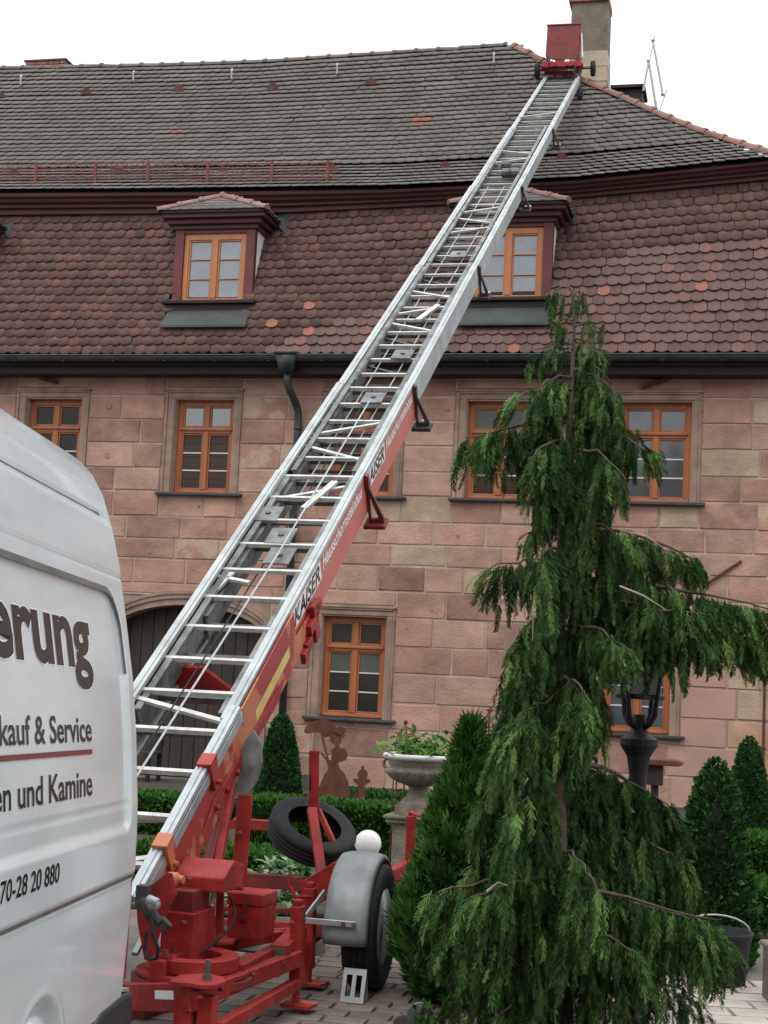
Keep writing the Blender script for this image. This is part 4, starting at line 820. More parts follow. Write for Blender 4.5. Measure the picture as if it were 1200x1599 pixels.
# wheel chock
c0 = G(549, 1566); ch_ = thing('wheel_chock', 'grey metal wheel chock with two slots in front of the trailer wheel', 'wheel chock', c0)
q = MB(); ey = nrm(V3(tf_[0]*.3, tf_[1]*.3, 1)); o = c0-tr_*.06
for (x0, x1, y0, y1) in ((0, .02, 0, .165), (.05, .07, 0, .165), (.10, .12, 0, .165), (.02, .05, 0, .028), (.07, .10, 0, .028), (.02, .05, .135, .165), (.07, .10, .135, .165)): q.prism([(x0, y0), (x1, y0), (x1, y1), (x0, y1)], o, tr_, ey, tf_*.012)
q.build('sloped_face', m_steel, ch_); q = MB()
for x0 in (0, .11): q.prism([(0, 0), (.10, 0), (.05, .15)], o+tr_*x0, tf_, Z, tr_*.01)
q.build('side_cheek', m_steel, ch_)

# ------------------------------------------------------------------ van
VH, VPt = rad(3.9), rad(-1.3); vf_ = V3(math.sin(VH)*math.cos(VPt), math.cos(VH)*math.cos(VPt), math.sin(VPt)); vr_ = V3(math.cos(VH), -math.sin(VH), 0); vu_ = np.cross(vr_, vf_)
VO = P(219, 1250, 6.1); VO = VO-vu_*(VO[2]/vu_[2])
ZW = ([.2, .34, .41, .65, .775, .97, 1.09, 1.34, 1.56, 1.76, 2.02, 2.145, 2.286, 2.362, 2.42, 2.45, 2.475, 2.49, 2.5], [.03, .006, .0, -.008, -.010, -.006, 0, .023, .052, .090, .142, .177, .227, .272, .329, .38, .46, .6, .88])
wz = lambda z: float(np.interp(z, *ZW))
VX = (vr_, -vf_, vu_)
def VP(v, w, z): return VO-vf_*v-vr_*w+vu_*z      # v ahead of the rear, w inwards, z up
def vhit(x, y):      # pixel -> (v, z) on the curved side
    w = 0
    for _ in range(30):
        r = ray(x, y); o = VO-vr_*w; k = ((o-CAM)@vr_)/(r@vr_); q = CAM+r*k-VO; v, z = -(q@vf_), q@vu_; w = .5*w+.5*wz(z)
    return v, z
van = thing('white_van', 'white high-roof panel van with black and red lettering at the picture edge', 'van', VP(2.2, .9, 0))
PV0, PV1, PZ0, PZ1, PR = vhit(205, 1200)[0], 3.2, vhit(100, 1325)[1], vhit(60, 882)[1], .17
ZS1, ZS2, ZGR, ZSB = vhit(80, 762)[1], vhit(100, 868)[1], vhit(100, 1415)[1], vhit(100, 1280)[1]
print('van z', PZ0, PZ1, ZS1, ZS2, ZGR, ZSB)
print('van panel rear', PV0, vhit(175, 945), vhit(200, 1100))
def rrd(v, z):   # signed distance to rounded panel outline (negative inside)
    cx_, cz_ = (PV0+PV1)/2, (PZ0+PZ1)/2; hx, hz = (PV1-PV0)/2, (PZ1-PZ0)/2; r = PR if z > cz_ else .07
    dx, dz = abs(v-cx_)-hx+r, abs(z-cz_)-hz+r
    return math.hypot(max(dx, 0), max(dz, 0))+min(max(dx, dz), 0)-r
def sstep(a, b, x): t = min(1, max(0, (x-a)/(b-a))); return t*t*(3-2*t)
def gro(x, w, d): return d*max(0, 1-abs(x)/w)
AW, AZ, AR = vhit(68, 1575)[0], .215, .335
def disp(v, z):
    d = .016*(1-sstep(-.022, .006, rrd(v, z)))
    s_ = rrd(v, z); d += gro(s_+.006, .012, .006)
    rearf = sstep(.02, .10, v)
    d += gro(z-ZS2, .009, .010)*sstep(.0, .03, v); d += gro(z-ZS1, .012, .009)*sstep(.10, .25, v)
    d += .012*sstep(ZGR+.004, ZGR-.02, z)-.012*sstep(ZGR-.01, ZGR-.11, z)*.4; d += gro(z-ZGR, .010, .012)
    d += -.008*sstep(.70, .66, z)*0; d += gro(z-ZSB, .008, .004)*(1 if s_ < 0 else 0)
    rr = math.hypot(v-AW, z-AZ); d += .05*sstep(AR+.01, AR-.06, rr)-.006*sstep(AR+.04, AR+.01, rr)
    return d
zs = np.concatenate([np.arange(.34, 2.43, .011), np.array([2.44, 2.45, 2.46, 2.47, 2.477, 2.484, 2.49, 2.496, 2.5])])
vs_ = np.concatenate([np.array([0, .006, .014, .024, .036, .05]), np.arange(.064, 2.4, .0125), np.linspace(2.45, 5.2, 20)])
vv, ff = [], []
for v in vs_:
    rc = .03*(1-math.sqrt(max(0, 1-(1-min(v/.05, 1))**2)))
    for z in zs: vv.append(VP(v, wz(z)+rc+disp(v, z), z))
nz = len(zs)
for i in range(len(vs_)-1):
    for j in range(nz-1):
        vm, zm = (vs_[i]+vs_[i+1])/2, (zs[j]+zs[j+1])/2
        ff.append((i*nz+j, i*nz+j+1, (i+1)*nz+j+1, (i+1)*nz+j))
q = MB(); q.v = [tuple(p) for p in vv]; q.f = ff; q.m = [0]*len(ff)
body = q.build('body_side', m_white_v, van, smooth=True)
q = MB()      # other faces of the body
prof = [(wz(z)+.03, z) for z in np.linspace(.34, 2.5, 48)]; wd = 1.78
rp = [VP(0, w, z) for w, z in prof]; rq = [VP(0, wd-w, z) for w, z in prof]
for k in range(47): q.add([rp[k], rq[k], rq[k+1], rp[k+1]], [(0, 1, 2, 3)])
fp = [VP(5.2, w, z) for w, z in prof]; fq = [VP(5.2, wd-w, z) for w, z in prof]
for k in range(47): q.add([rq[k], fq[k], fq[k+1], rq[k+1]], [(0, 1, 2, 3)]); q.add([fp[k], fq[k], fq[k+1], fp[k+1]], [(3, 2, 1, 0)])
q.add([rp[-1], rq[-1], fq[-1], fp[-1]], [(0, 1, 2, 3)]); q.add([rp[0], rq[0], fq[0], fp[0]], [(3, 2, 1, 0)]); q.build('body_shell', m_white_v, van)
# dark lines that sit in the grooves
def seam(pts_, w, lift=.001, name='panel_seal'):
    q = MB()
    for (a, b) in zip(pts_, pts_[1:]):
        d = nrm(V3(b[0]-a[0], b[1]-a[1], 0)); n = V3(-d[1], d[0], 0)*w/2
        f = lambda p, s_: VP(p[0]+n[0]*s_, wz(p[1]+n[1]*s_)+disp(p[0], p[1])-lift, p[1]+n[1]*s_)
        q.add([f(a, -1), f(b, -1), f(b, 1), f(a, 1)], [(0, 1, 2, 3)])
    q.build(name, m_seam, van)
seam([(.03+k*.1, ZS2) for k in range(30)], .012, .004, 'body_seam'); seam([(.2+k*.1, ZS1) for k in range(30)], .016, .004, 'roof_seam'); seam([(.02+k*.05, ZGR) for k in range(60)], .018, .005, 'belt_seam')
pl = []
for k in range(26): pl.append((PV0+.03+PR-PR*math.sin(rad(k*3.6)) if 0 else PV0+PR*(1-math.cos(rad(90-k*3.6)))*1.0, PZ1-PR*(1-math.sin(rad(90-k*3.6))) if 0 else PZ1-PR*(1-math.cos(rad(k*3.6)))))
crn = [(PV0+PR-PR*math.cos(rad(a)), PZ1-PR+PR*math.sin(rad(a))) for a in range(0, 91, 6)]
seam([(PV0-.0, PZ1-PR-.04-k*.05) for k in range(2, 0, -1)]+crn+[(PV0+PR+k*.1, PZ1) for k in range(1, 26)], .024, .004)
# lettering
def vtext(body_, right, base, h, xw, mat, name, off, lift, k=0):
    v, f = text_geo(body_, 1., 0, off); w = v[:, 0].max()-v[:, 0].min(); x1 = v[:, 0].max()
    sx = xw/w; q = MB(); q.add([VP(right-(a-x1)*sx, wz(base+b*h)+(.016 if base > 1.0 else 0)-lift, base+b*h) for a, b in v], f); return q.build(name, mat, van, kind='stuff')
r0 = vhit(147, 1000); r1 = vhit(32, 1010); eb = vhit(118, 1035)[1]-.003; ex = vhit(105, 955)[1]
v_, f_ = text_geo('rung', 1., 0, .03); wr = v_[:, 0].max()-v_[:, 0].min(); v2_, _ = text_geo('Sanierung', 1., 0, .03); ws = v2_[:, 0].max()-v2_[:, 0].min()
xs_ = v_[v_[:, 1] > 0][:, 1].max(); hh = (ex-eb)/.54; full = (r1[0]-r0[0])*ws/wr
print('erung', r0, r1, eb, ex, hh, full)
vtext('Sanierung', r0[0]-.012, eb, hh, full+.016, m_film, 'letter_outline', .046, .0012); vtext('Sanierung', r0[0], eb, hh, full, m_letters, 'large_letters', .032, .002)
def line(txt, px_r, base_px, cap_px, vis, px_l, name):
    r = vhit(*px_r); b = vhit(*base_px)[1]; c = vhit(*cap_px)[1]; l_ = vhit(*px_l)
    v, _ = text_geo(vis, 1., 0, .012); w = v[:, 0].max()-v[:, 0].min(); t, _ = text_geo(txt, 1., 0, .012); wt = t[:, 0].max()-t[:, 0].min(); h = (c-b)/.73; full = (l_[0]-r[0])*wt/w
    vtext(txt, r[0]-.006, b, h, full+.012, m_film, 'letter_outline', .030, .0012); vtext(txt, r[0], b, h, full, m_letters, 'small_letters', .016, .002)
line('Verkauf & Service', (150, 1145), (150, 1157), (89, 1116), 'kauf & Service', (7, 1145), 0)
line('Öfen und Kamine', (151, 1225), (151, 1241), (85, 1208), 'und Kamine', (36, 1235), 0)
line('09170-28 20 880', (93, 1362), (93, 1376), (93, 1345), '70-28 20 880', (0, 1392), 0)
a, b, c, d = vhit(150, 1170), vhit(150, 1177.5), vhit(0, 1184), vhit(0, 1193)
q = MB(); f = lambda v, z: VP(v, wz(z)+.016-.004, z); q.add([f(a[0], a[1]), f(a[0], b[1]), f(3.0, b[1]), f(3.0, a[1])], [(0, 1, 2, 3)]); q.build('red_stripe', m_lred, van)
# tail lamp, bumper, wheel
q = MB(); q.prism([(-.005, .42), (.035, .40), (.03, 1.02), (-.005, 1.03)], VP(0, .008, 0), -vf_, vu_, -vr_*.12); 
q.v = [tuple(p) for p in q.v]; q.build('tail_lamp', m_lamp_red, van, bevel=.004)
q = MB(); q.prism([(-.13, .20), (.50, .20), (.56, .25), (.50, .32), (.38, .355), (.02, .36), (-.13, .345)], VP(0, -.0, 0), -vf_, vu_, -vr_*1.74); q.build('rear_bumper', m_plastic, van, bevel=.015)
q = MB(); q.prism([(-.135, .345), (-.02, .362), (-.02, .372), (-.135, .36)], VP(0, .02, 0), -vf_, vu_, -vr_*1.6); q.build('bumper_step', m_steel, van)
q = MB(); q.prism([(.52, .26), (5, .26), (5, .345), (.60, .345)], VP(0, .02, 0), -vf_, vu_, -vr_*.03); q.build('sill_panel', m_white_v, van)
t = wheel(VP(AW, .28, .315), R=.31, w=.21, par=van, ax=(vf_, vu_, vr_)); q = MB(); q.lathe([(.25, -.01), (.245, .02), (.20, .04), (.10, .052), (.001, .055)], VP(AW, .045, AZ+.03), (vf_, vu_, vr_), n=36); q.build('hub_cap', m_white_v, t, smooth=True)
# ------------------------------------------------------------------ vegetation
def frames(d, n=None):
    """orthonormal frames (N,3,3) with columns x, y=d, z from direction vectors"""
    d = d/np.linalg.norm(d, axis=1, keepdims=True); r = rng.normal(size=d.shape) if n is None else n
    x = np.cross(d, r); x /= np.linalg.norm(x, axis=1, keepdims=True)+1e-9; z = np.cross(x, d); return np.stack([x, d, z], axis=2)
def place(pos, d, sc_, n=None, sx=None):
    f = frames(d, n); s = np.asarray(sc_)[:, None, None]; m = f*s
    if sx is not None: m[:, :, 0] *= np.asarray(sx)[:, None]
    return np.concatenate([m, pos[:, :, None]], axis=2)
# --- hanging spray of the weeping cypress (y = hanging direction, unit length)
def spray(n=9, w=.22, lw=.034, curl=.12):
    v, f = [], []
    def strip(p, q, a, b):
        p, q = np.array(p), np.array(q); t = q-p; s = np.array([-t[1], t[0], 0]); s = s/np.linalg.norm(s); k = len(v)
        m = (p+q)/2+np.array([0, 0, .02]); v.extend([p-s*a*.5, p+s*a*.5, m+s*a, q, m-s*a]); f.append((k, k+4, k+3, k+2, k+1))
    for k in range(4): strip((0, k*.25, curl*math.sin(k*.25*3)), (0, k*.25+.27, curl*math.sin((k*.25+.25)*3)), .022, .03)
    for k in range(n):
        y = .06+k*.88/n; l = w*(1-.55*k/n)*(.8+.4*random.random())
        for sd in (-1, 1):
            yy = y+(.05 if sd > 0 else 0); zz_ = curl*math.sin(yy*3)
            strip((0, yy, zz_), (sd*l*.62, yy+l*.78, zz_+random.uniform(-.08, .08)), lw, .02)
    return v, f
SPR = [spray(13, .25, .023), spray(12, .20, .025), spray(14, .17, .022), spray(10, .30, .021)]
tree = thing('weeping_conifer', 'tall dark green weeping conifer with drooping branches in front of the facade', 'tree', P(880, 1630, 7.1)*V3(1, 1, 0))
TD = 7.1
tk = [P(878, 1640, TD), P(872, 1400, TD), P(868, 1200, TD), P(872, 1000, TD+.02), P(880, 800, TD), P(893, 620, TD), P(897, 500, TD), P(893, 455, TD), P(885, 440, TD-.01)]
q = MB(); q.tube(tk, [.058, .05, .044, .034, .022, .012, .007, .005, .003], 10); trunk = q.build('trunk', m_bark, tree, smooth=True)
def trunk_at(z): return V3(*[np.interp(z, [p[2] for p in tk[:-1]], [p[i] for p in tk[:-1]]) for i in range(3)])
# main limbs: (start px on the trunk, via px, tip px, depth offset of tip, hang length m, density)
LIMB = [((885, 445), (868, 436), (858, 470), -.02, .10, .5), ((893, 470), (905, 440), (912, 470), .0, .08, .5), ((897, 505), (878, 492), (858, 505), .0, .10, .7), ((897, 512), (918, 492), (948, 520), .0, .09, .6), ((897, 530), (920, 525), (950, 560), -.1, .14, .8),
        ((896, 548), (865, 532), (822, 552), .05, .16, .9), ((895, 560), (925, 560), (958, 600), .1, .22, 1.), ((893, 580), (930, 572), (965, 625), -.1, .24, 1.), ((893, 590), (850, 580), (838, 620), -.15, .24, 1.), ((893, 610), (845, 600), (800, 622), .0, .24, 1.),
        ((890, 630), (935, 625), (985, 672), .05, .28, 1.), ((890, 655), (820, 660), (728, 686), -.05, .26, 1.25), ((890, 668), (955, 665), (1028, 712), -.05, .16, 1.), ((888, 690), (850, 680), (832, 720), -.3, .35, 1.), ((888, 700), (930, 690), (975, 745), -.25, .36, 1.), ((886, 720), (905, 705), (935, 760), .3, .36, 1.), ((885, 740), (860, 720), (850, 770), .25, .36, 1.),
        ((880, 800), (845, 812), (812, 842), .0, .12, .8), ((880, 815), (925, 800), (985, 850), -.2, .4, 1.), ((880, 830), (985, 812), (1092, 880), .05, .26, 1.2), ((878, 860), (850, 840), (840, 890), -.3, .4, 1.), ((876, 890), (820, 868), (768, 886), -.03, .26, 1.1), ((876, 900), (1000, 905), (1215, 955), .0, .30, 1.6), ((876, 920), (1010, 945), (1110, 962), -.12, .36, 1.5), ((876, 925), (1040, 950), (1205, 1012), .1, .24, 1.3),
        ((874, 960), (835, 950), (805, 1000), -.2, .42, 1.), ((873, 980), (930, 960), (985, 1020), -.35, .22, 1.1), ((872, 1000), (830, 1000), (792, 1060), .1, .4, 1.), ((872, 1040), (910, 1020), (932, 1070), .3, .5, 1.), ((870, 1060), (900, 1050), (925, 1100), -.4, .5, 1.),
        ((870, 1100), (830, 1090), (790, 1140), -.3, .45, 1.), ((869, 1130), (820, 1130), (770, 1180), .05, .45, 1.2), ((868, 1190), (960, 1190), (1045, 1260), .55, .45, 1.6), ((868, 1200), (800, 1190), (752, 1250), -.1, .5, 1.2), ((868, 1230), (835, 1220), (800, 1270), -.4, .5, 1.1), ((868, 1240), (930, 1240), (1000, 1290), .5, .5, 1.6),
        ((869, 1290), (960, 1280), (1085, 1350), .45, .45, 1.3), ((869, 1300), (790, 1300), (738, 1350), .0, .5, 1.2), ((870, 1330), (900, 1320), (930, 1390), -.45, .5, 1.1), ((870, 1350), (790, 1370), (682, 1392), -.1, .52, 1.5), ((870, 1360), (810, 1375), (740, 1400), -.4, .5, 1.3), ((871, 1380), (970, 1395), (1120, 1440), -.15, .45, 1.5), ((871, 1390), (1000, 1400), (1130, 1460), .1, .4, 1.2),
        ((872, 1430), (820, 1440), (740, 1480), -.35, .42, 1.3), ((872, 1440), (930, 1440), (1010, 1500), -.3, .4, 1.1), ((873, 1480), (800, 1490), (705, 1540), -.05, .35, 1.1), ((874, 1500), (920, 1510), (960, 1560), -.2, .3, 1.), ((873, 1470), (980, 1500), (1090, 1560), .1, .28, 1.), ((874, 1540), (820, 1550), (770, 1590), -.3, .25, 1.)]
pos, dirs, scl, tip = [], [], [], []
lq = MB()
for (sx_, sy), (mx_, my), (tx, ty), dd_, hang, dens in LIMB:
    p0 = trunk_at(P(sx_, sy, TD)[2]); p2 = P(tx, ty, TD+dd_); p1 = P(mx_, my, TD+dd_*.55); ln = np.linalg.norm(p2-p0)
    cv = lambda u: p0*(1-u)**2+p1*2*u*(1-u)+p2*u*u
    cpts = [cv(u)+V3(*rng.normal(0, .006, 3)) for u in np.linspace(0, 1, 9)]; r0 = min(.018, .004+.016*ln)
    lq.tube(cpts, list(np.linspace(r0, .0025, 9)), 5)
    m_ = max(3, int(ln/.042*dens))
    for k in range(m_):
        u = .10+.90*(k+rng.uniform(0, .9))/m_; b = cv(u); nodew = rng.normal(0, .05); nh = hang*rng.uniform(.45, 1.05)*(1-.40*max(0, u-.6)/.4); sw0 = rng.normal(0, .12, 3)
        for j in range(int(rng.integers(6, 10) if 560 < sy < 1150 else rng.integers(4, 8) if sy > 760 else rng.integers(3, 5))):
            hl = nh*rng.uniform(.55, 1.0); o = b+V3(rng.normal(0, .013), nodew+rng.normal(0, .016), rng.normal(-.008, .008))
            st_ = rng.uniform(.065, .12)*(.7+.6*min(hang, .4)/.4); y = 0; sway = sw0+V3(*rng.normal(0, .17, 3)); sway[2] = 0; outw = nrm(p2-p0)*.55*(u > .8)
            while y < hl:
                d = V3(0, 0, -1)+sway*(1-y/max(hl, .01)*.6)+outw*(1-y/max(hl, .01)); pos.append(o.copy()); dirs.append(d); scl.append(st_*rng.uniform(.85, 1.25)*(1.1 if y < .05 else 1)); tip.append(rng.random() < .08+.20*(u > .8)+.10*(y < .05))
                stp = st_*.5; o = o+nrm(d)*stp+V3(*rng.normal(0, .006, 3)); y += stp
lq.build('branches', m_bark, tree, smooth=True, kind='stuff')
pos, dirs, scl, tip = np.array(pos), np.array(dirs), np.array(scl), np.array(tip)
print('sprays', len(pos))
nn_ = rng.normal(size=pos.shape)*V3(.8, 1.0, .25)
mt = place(pos, dirs, scl, nn_); ix = rng.integers(0, 4, len(pos))
for k in range(4):
    s_ = ix == k; mass('foliage', *SPR[k], mt[s_], [l_nootka, l_nootka2], tree, mi=tip[s_].astype(int))
# a few bare whitish twigs that show against the dark
tw = MB()
for pts_ in ([(970, 828, 6.95), (1010, 838, 6.9), (1036, 855, 6.9)], [(968, 915, 6.8), (1005, 930, 6.75), (1040, 952, 6.75)], [(836, 920, 6.85), (833, 960, 6.8), (832, 1000, 6.8)], [(760, 1392, 6.6), (778, 1378, 6.6), (800, 1385, 6.6)], [(800, 1330, 6.7), (812, 1310, 6.7)], [(825, 1215, 6.8), (812, 1235, 6.8), (803, 1250, 6.8)]):
    tw.tube([P(*p) for p in pts_], [.005, .004, .002][:len(pts_)], 5)
tw.build('bare_twigs', m_twig, tree, kind='stuff')

# --- thuja bush: upright fans
def fan():
    v, f = [], []
    for a, l in ((-38, .7), (-20, .9), (0, 1.), (18, .88), (36, .68)):
        a = rad(a); t = np.array([math.sin(a), math.cos(a), random.uniform(-.12, .12)]); s = np.array([t[1], -t[0], 0]); k = len(v)
        v += [np.zeros(3), t*l*.5+s*.075, t*l, t*l*.55-s*.075]; f.append((k, k+1, k+2, k+3))
    return v, f
def shrub(name, label, cat, base, prof, n, tpl, mt_, size, up=.6, group=None, core=True, lump=.0, trunk_r=.02):
    """prof: list of (height, radius); leaves on and just under the outline"""
    t = thing(name, label, cat, base, group); H = prof[-1][0]; hs = [h for h, r in prof]; rs = [r for h, r in prof]
    if core: q = MB(); q.lathe([(max(.001, r*.86), h*.97) for h, r in prof], base, n=20); q.build('dark_core', l_dkcore, t, smooth=True)  # solid near-black body under the leaves, its colour stands for inner shade
    q = MB(); q.tube([base-Z*.02, base+Z*H*.55], trunk_r, 8); q.build('stem', m_bark, t)
    hh_ = []; 
    while len(hh_) < n:
        h = rng.uniform(0, H); r = np.interp(h, hs, rs)
        if rng.random() < (r+.03)/(max(rs)+.03): hh_.append(h)
    hh_ = np.array(hh_); a = rng.uniform(0, 2*math.pi, n); r = np.interp(hh_, hs, rs)*(1-.16*rng.random(n)**1.6)*(1+lump*np.sin(a*5+hh_*14)*np.sin(hh_*23+a*2))
    out = np.stack([np.cos(a), np.sin(a), np.zeros(n)], 1); po = base+out*r[:, None]+np.stack([0*a, 0*a, hh_], 1)
    d = out*(1-up)+np.array([0, 0, up])+rng.normal(0, .28, (n, 3)); mass('foliage', *tpl, place(po, d, rng.uniform(.65, 1.25, n)*size, rng.normal(size=(n, 3))), mt_, t); return t
FAN = fan(); LEAF = ([(0, 0, 0), (.32, .45, .06), (0, 1, -.03), (-.32, .45, .06)], [(0, 1, 2, 3)])
b0 = G(718, 1562); shrub('thuja_bush', 'bright green upright bush beside the trailer wheel', 'bush', b0, [(.0, .20), (.18, .30), (.4, .31), (.7, .235), (.95, .155), (1.2, .075), (1.40, .012)], 6500, FAN, l_thuja, .095, .75, lump=.2)
b1 = G(785, 1530); shrub('thuja_bush', 'darker bush between the bright green bush and the weeping conifer', 'bush', b1, [(.0, .2), (.3, .25), (.7, .24), (1.05, .17), (1.28, .09), (1.42, .02)], 3600, FAN, l_nootka, .095, .6, lump=.2)
cone = [(0, .27), (.15, .30), (.4, .265), (.75, .19), (.98, .12), (1.08, .05), (1.11, .01)]
def cone_at(px, d, top_y, w_px, label):
    x, y = px; b = P(x, y, d); b = V3(b[0], b[1], 0); H = P(x, top_y, d)[2]; R = w_px*d/FPX/2
    return shrub('clipped_yew', label, 'clipped shrub', b, [(h/1.11*H, r/.30*R) for h, r in cone], int(2600+4200*R/.3), LEAF, l_yew, .050*max(.8, R/.3), .45, group='clipped cone shrubs in the garden', lump=.03)
cone_at((434, 1250), 17.6, 1116, 74, 'clipped green cone shrub in front of the downpipe, left of the metal lady')
cone_at((1168, 1290), 16.5, 1152, 74, 'small clipped cone shrub below the thin pipe at the right wall')
cone_at((1112, 1470), 9.6, 1188, 132, 'largest clipped cone shrub, dark, behind the black tub')
def hedge(label, c, dx, dy, h, ax, n, mt_, size=.05, cat='hedge'):
    t = thing('box_hedge', label, cat, c, 'clipped box hedges in the garden'); q = MB(); q.box(c+Z*(h/2-.02), dx*.95, dy*.9, h*.94, (ax[0], ax[1], Z)); q.build('dark_core', l_dkcore, t)  # solid dark block inside, colouring the gaps between leaves as shade
    nt_ = int(n*dx*dy/(dx*dy+2*h*(dx+dy)))*2; po, d = [], []
    for k in range(n):
        u, v_ = rng.uniform(-.5, .5, 2); zz_ = rng.uniform(0, 1)
        f = rng.choice(3, p=[.42, .42, .16]); j = rng.normal(0, .012)
        if f == 0: p = ax[0]*u*dx+ax[1]*v_*dy+Z*(h+j); o = Z*1.
        elif f == 1: p = ax[0]*u*dx-ax[1]*(dy/2+j)+Z*h*zz_; o = -ax[1]
        else: s_ = 1 if u > 0 else -1; p = ax[0]*s_*(dx/2+j)+ax[1]*v_*dy+Z*h*zz_; o = ax[0]*s_
        po.append(c+p); d.append(o*.7+Z*.35+rng.normal(0, .4, 3))
    po, d = np.array(po), np.array(d); mass('foliage', *LEAF, place(po, d, rng.uniform(.6, 1.3, n)*size, rng.normal(size=(n, 3))), mt_, t)
AXB = (aS, aT)
def hpx(x0, x1, d): c = P((x0+x1)/2, 1300, d); return V3(c[0], c[1], 0), (x1-x0)*d/FPX
c, w = hpx(395, 640, 14.3); hedge('long box hedge running behind the spare tyre to the stone urn', c, w, .55, .46, AXB, 7500, l_box, .05)
c, w = hpx(500, 700, 17.2); hedge('low dark box hedge at the feet of the metal lady', c, w, .5, .36, AXB, 3800, l_yew, .05)
c, w = hpx(225, 470, 11.6); hedge('light green box hedge seen through the trailer frame', c, w, .6, .30, AXB, 6500, l_box, .045)
c, w = hpx(205, 330, 15.5); hedge('box hedge under the lower end of the ladder', c, w, .6, .36, AXB, 3200, l_box, .05)
c, w = hpx(1130, 1290, 14.2); hedge('light green box hedge at the right picture edge', c, w, .7, .36, AXB, 3800, l_box, .05)
c, w = hpx(1090, 1290, 11.2); hedge('box hedge right of the largest cone shrub', c, w, .7, .28, AXB, 3800, l_box, .045)
c, w = hpx(880, 1070, 11.8); hedge('box hedge glimpsed behind the weeping conifer', c, w, .5, .42, AXB, 3200, l_box, .045)
# white-edged sage in front of the light hedge
t = thing('sage_plant', 'grey-green leafy plant with pale edged leaves behind the trailer rails', 'plant', P(405, 1365, 10.2)*V3(1, 1, 0)); n = 620
cx_ = np.array([P(rng.uniform(325, 470), 1350, rng.uniform(9.8, 10.7)) for _ in range(n)]); cx_[:, 2] = rng.uniform(.10, .44, n)*(.75+.25*np.sin(cx_[:, 0]*9))
BLF = ([(0, 0, 0), (.16, .3, .05), (.19, .6, .06), (0, 1, -.08), (-.19, .6, .06), (-.16, .3, .05)], [(0, 1, 2, 3), (0, 3, 4, 5)])
mass('foliage', *BLF, place(cx_, rng.normal(0, 1, (n, 3))*V3(.8, .8, .25)+V3(0, -.2, .5), rng.uniform(.05, .10, n), np.tile(V3(0, -.4, 1), (n, 1))+rng.normal(0, .3, (n, 3))), [l_sage, l_box], t, mi=(rng.random(n) < .45).astype(int))
q = MB()
for k in range(9): q.tube([V3(*cx_[k][:2], 0), V3(*cx_[k])], .006, 5)
q.build('stems', m_stake, t, kind='stuff')
kb = MB(); a, b = P(300, 1412, 9.6), P(505, 1420, 9.2); a[2] = b[2] = .05; kb.beam(a, b, .12, .13); kb.build('bed_edging', m_stone, ground, bevel=.01)
# ------------------------------------------------------------------ garden things
u0 = P(652, 1272, 13.0); ub_ = V3(u0[0], u0[1], 0); ped = thing('stone_pedestal', 'square stone pedestal carrying the fluted urn', 'pedestal', ub_); UX = (aS, aT, Z); zt_ = u0[2]
q = MB(); q.box(ub_+Z*.04, .46, .46, .08, UX); q.box(ub_+Z*(.08+(zt_-.14)/2), .34, .34, zt_-.14, UX); q.box(ub_+Z*(zt_-.045), .44, .44, .035, UX); q.box(ub_+Z*(zt_-.014), .48, .48, .03, UX); q.build('plinth', m_stone, ped, bevel=.01)
urn = thing('stone_urn', 'fluted stone urn with a pale rim on the pedestal', 'urn', ub_+Z*zt_)
q = MB(); q.box(ub_+Z*(zt_+.04), .32, .32, .08, UX); q.lathe([(.16, .08), (.15, .10), (.10, .15), (.075, .2), (.09, .225), (.085, .235)], ub_+Z*zt_, n=24); q.build('foot', m_stone, urn, bevel=.006)
q = MB(); q.lathe([(.09, .235), (.16, .26), (.225, .30), (.262, .345), (.265, .37), (.24, .385), (.25, .40), (.27, .45)], ub_+Z*zt_, n=64, wob=lambda a, j: 1+(.11*abs(math.sin(a*8)) if 1 <= j <= 4 else 0)); q.build('bowl', m_stone, urn, smooth=True)
q = MB(); q.lathe([(.26, .445), (.305, .465), (.31, .49), (.29, .50), (.24, .495), (.23, .46)], ub_+Z*zt_, n=40); q.build('rim', m_stonel, urn, smooth=True)
for s_ in (-1, 1): q = MB(); q.tube([ub_+aS*s_*(.26+.05*math.sin(k*math.pi/5))+Z*(zt_+.36+.09*(1-math.cos(k*math.pi/5))/2) for k in range(6)], .014, 7); q.build('handle', m_stone, urn)
pl = thing('urn_plant', 'light green leafy plant growing in the stone urn', 'plant', ub_+Z*(zt_+.46)); n = 420
po = ub_+np.stack([rng.normal(0, .14, n), rng.normal(0, .12, n), zt_+.46+np.abs(rng.normal(0.04, .075, n))], 1)
mass('foliage', *BLF, place(po, rng.normal(0, 1, (n, 3))*V3(1, 1, .3)+V3(0, -.2, .4), rng.uniform(.05, .10, n), np.tile(V3(0, -.6, 1), (n, 1))+rng.normal(0, .35, (n, 3))), [l_urn, l_box], pl, mi=(rng.random(n) < .35).astype(int))
q = MB()
for k in range(12): q.tube([ub_+Z*(zt_+.44), po[k]], .005, 5)
q.build('stems', l_box, pl, kind='stuff')
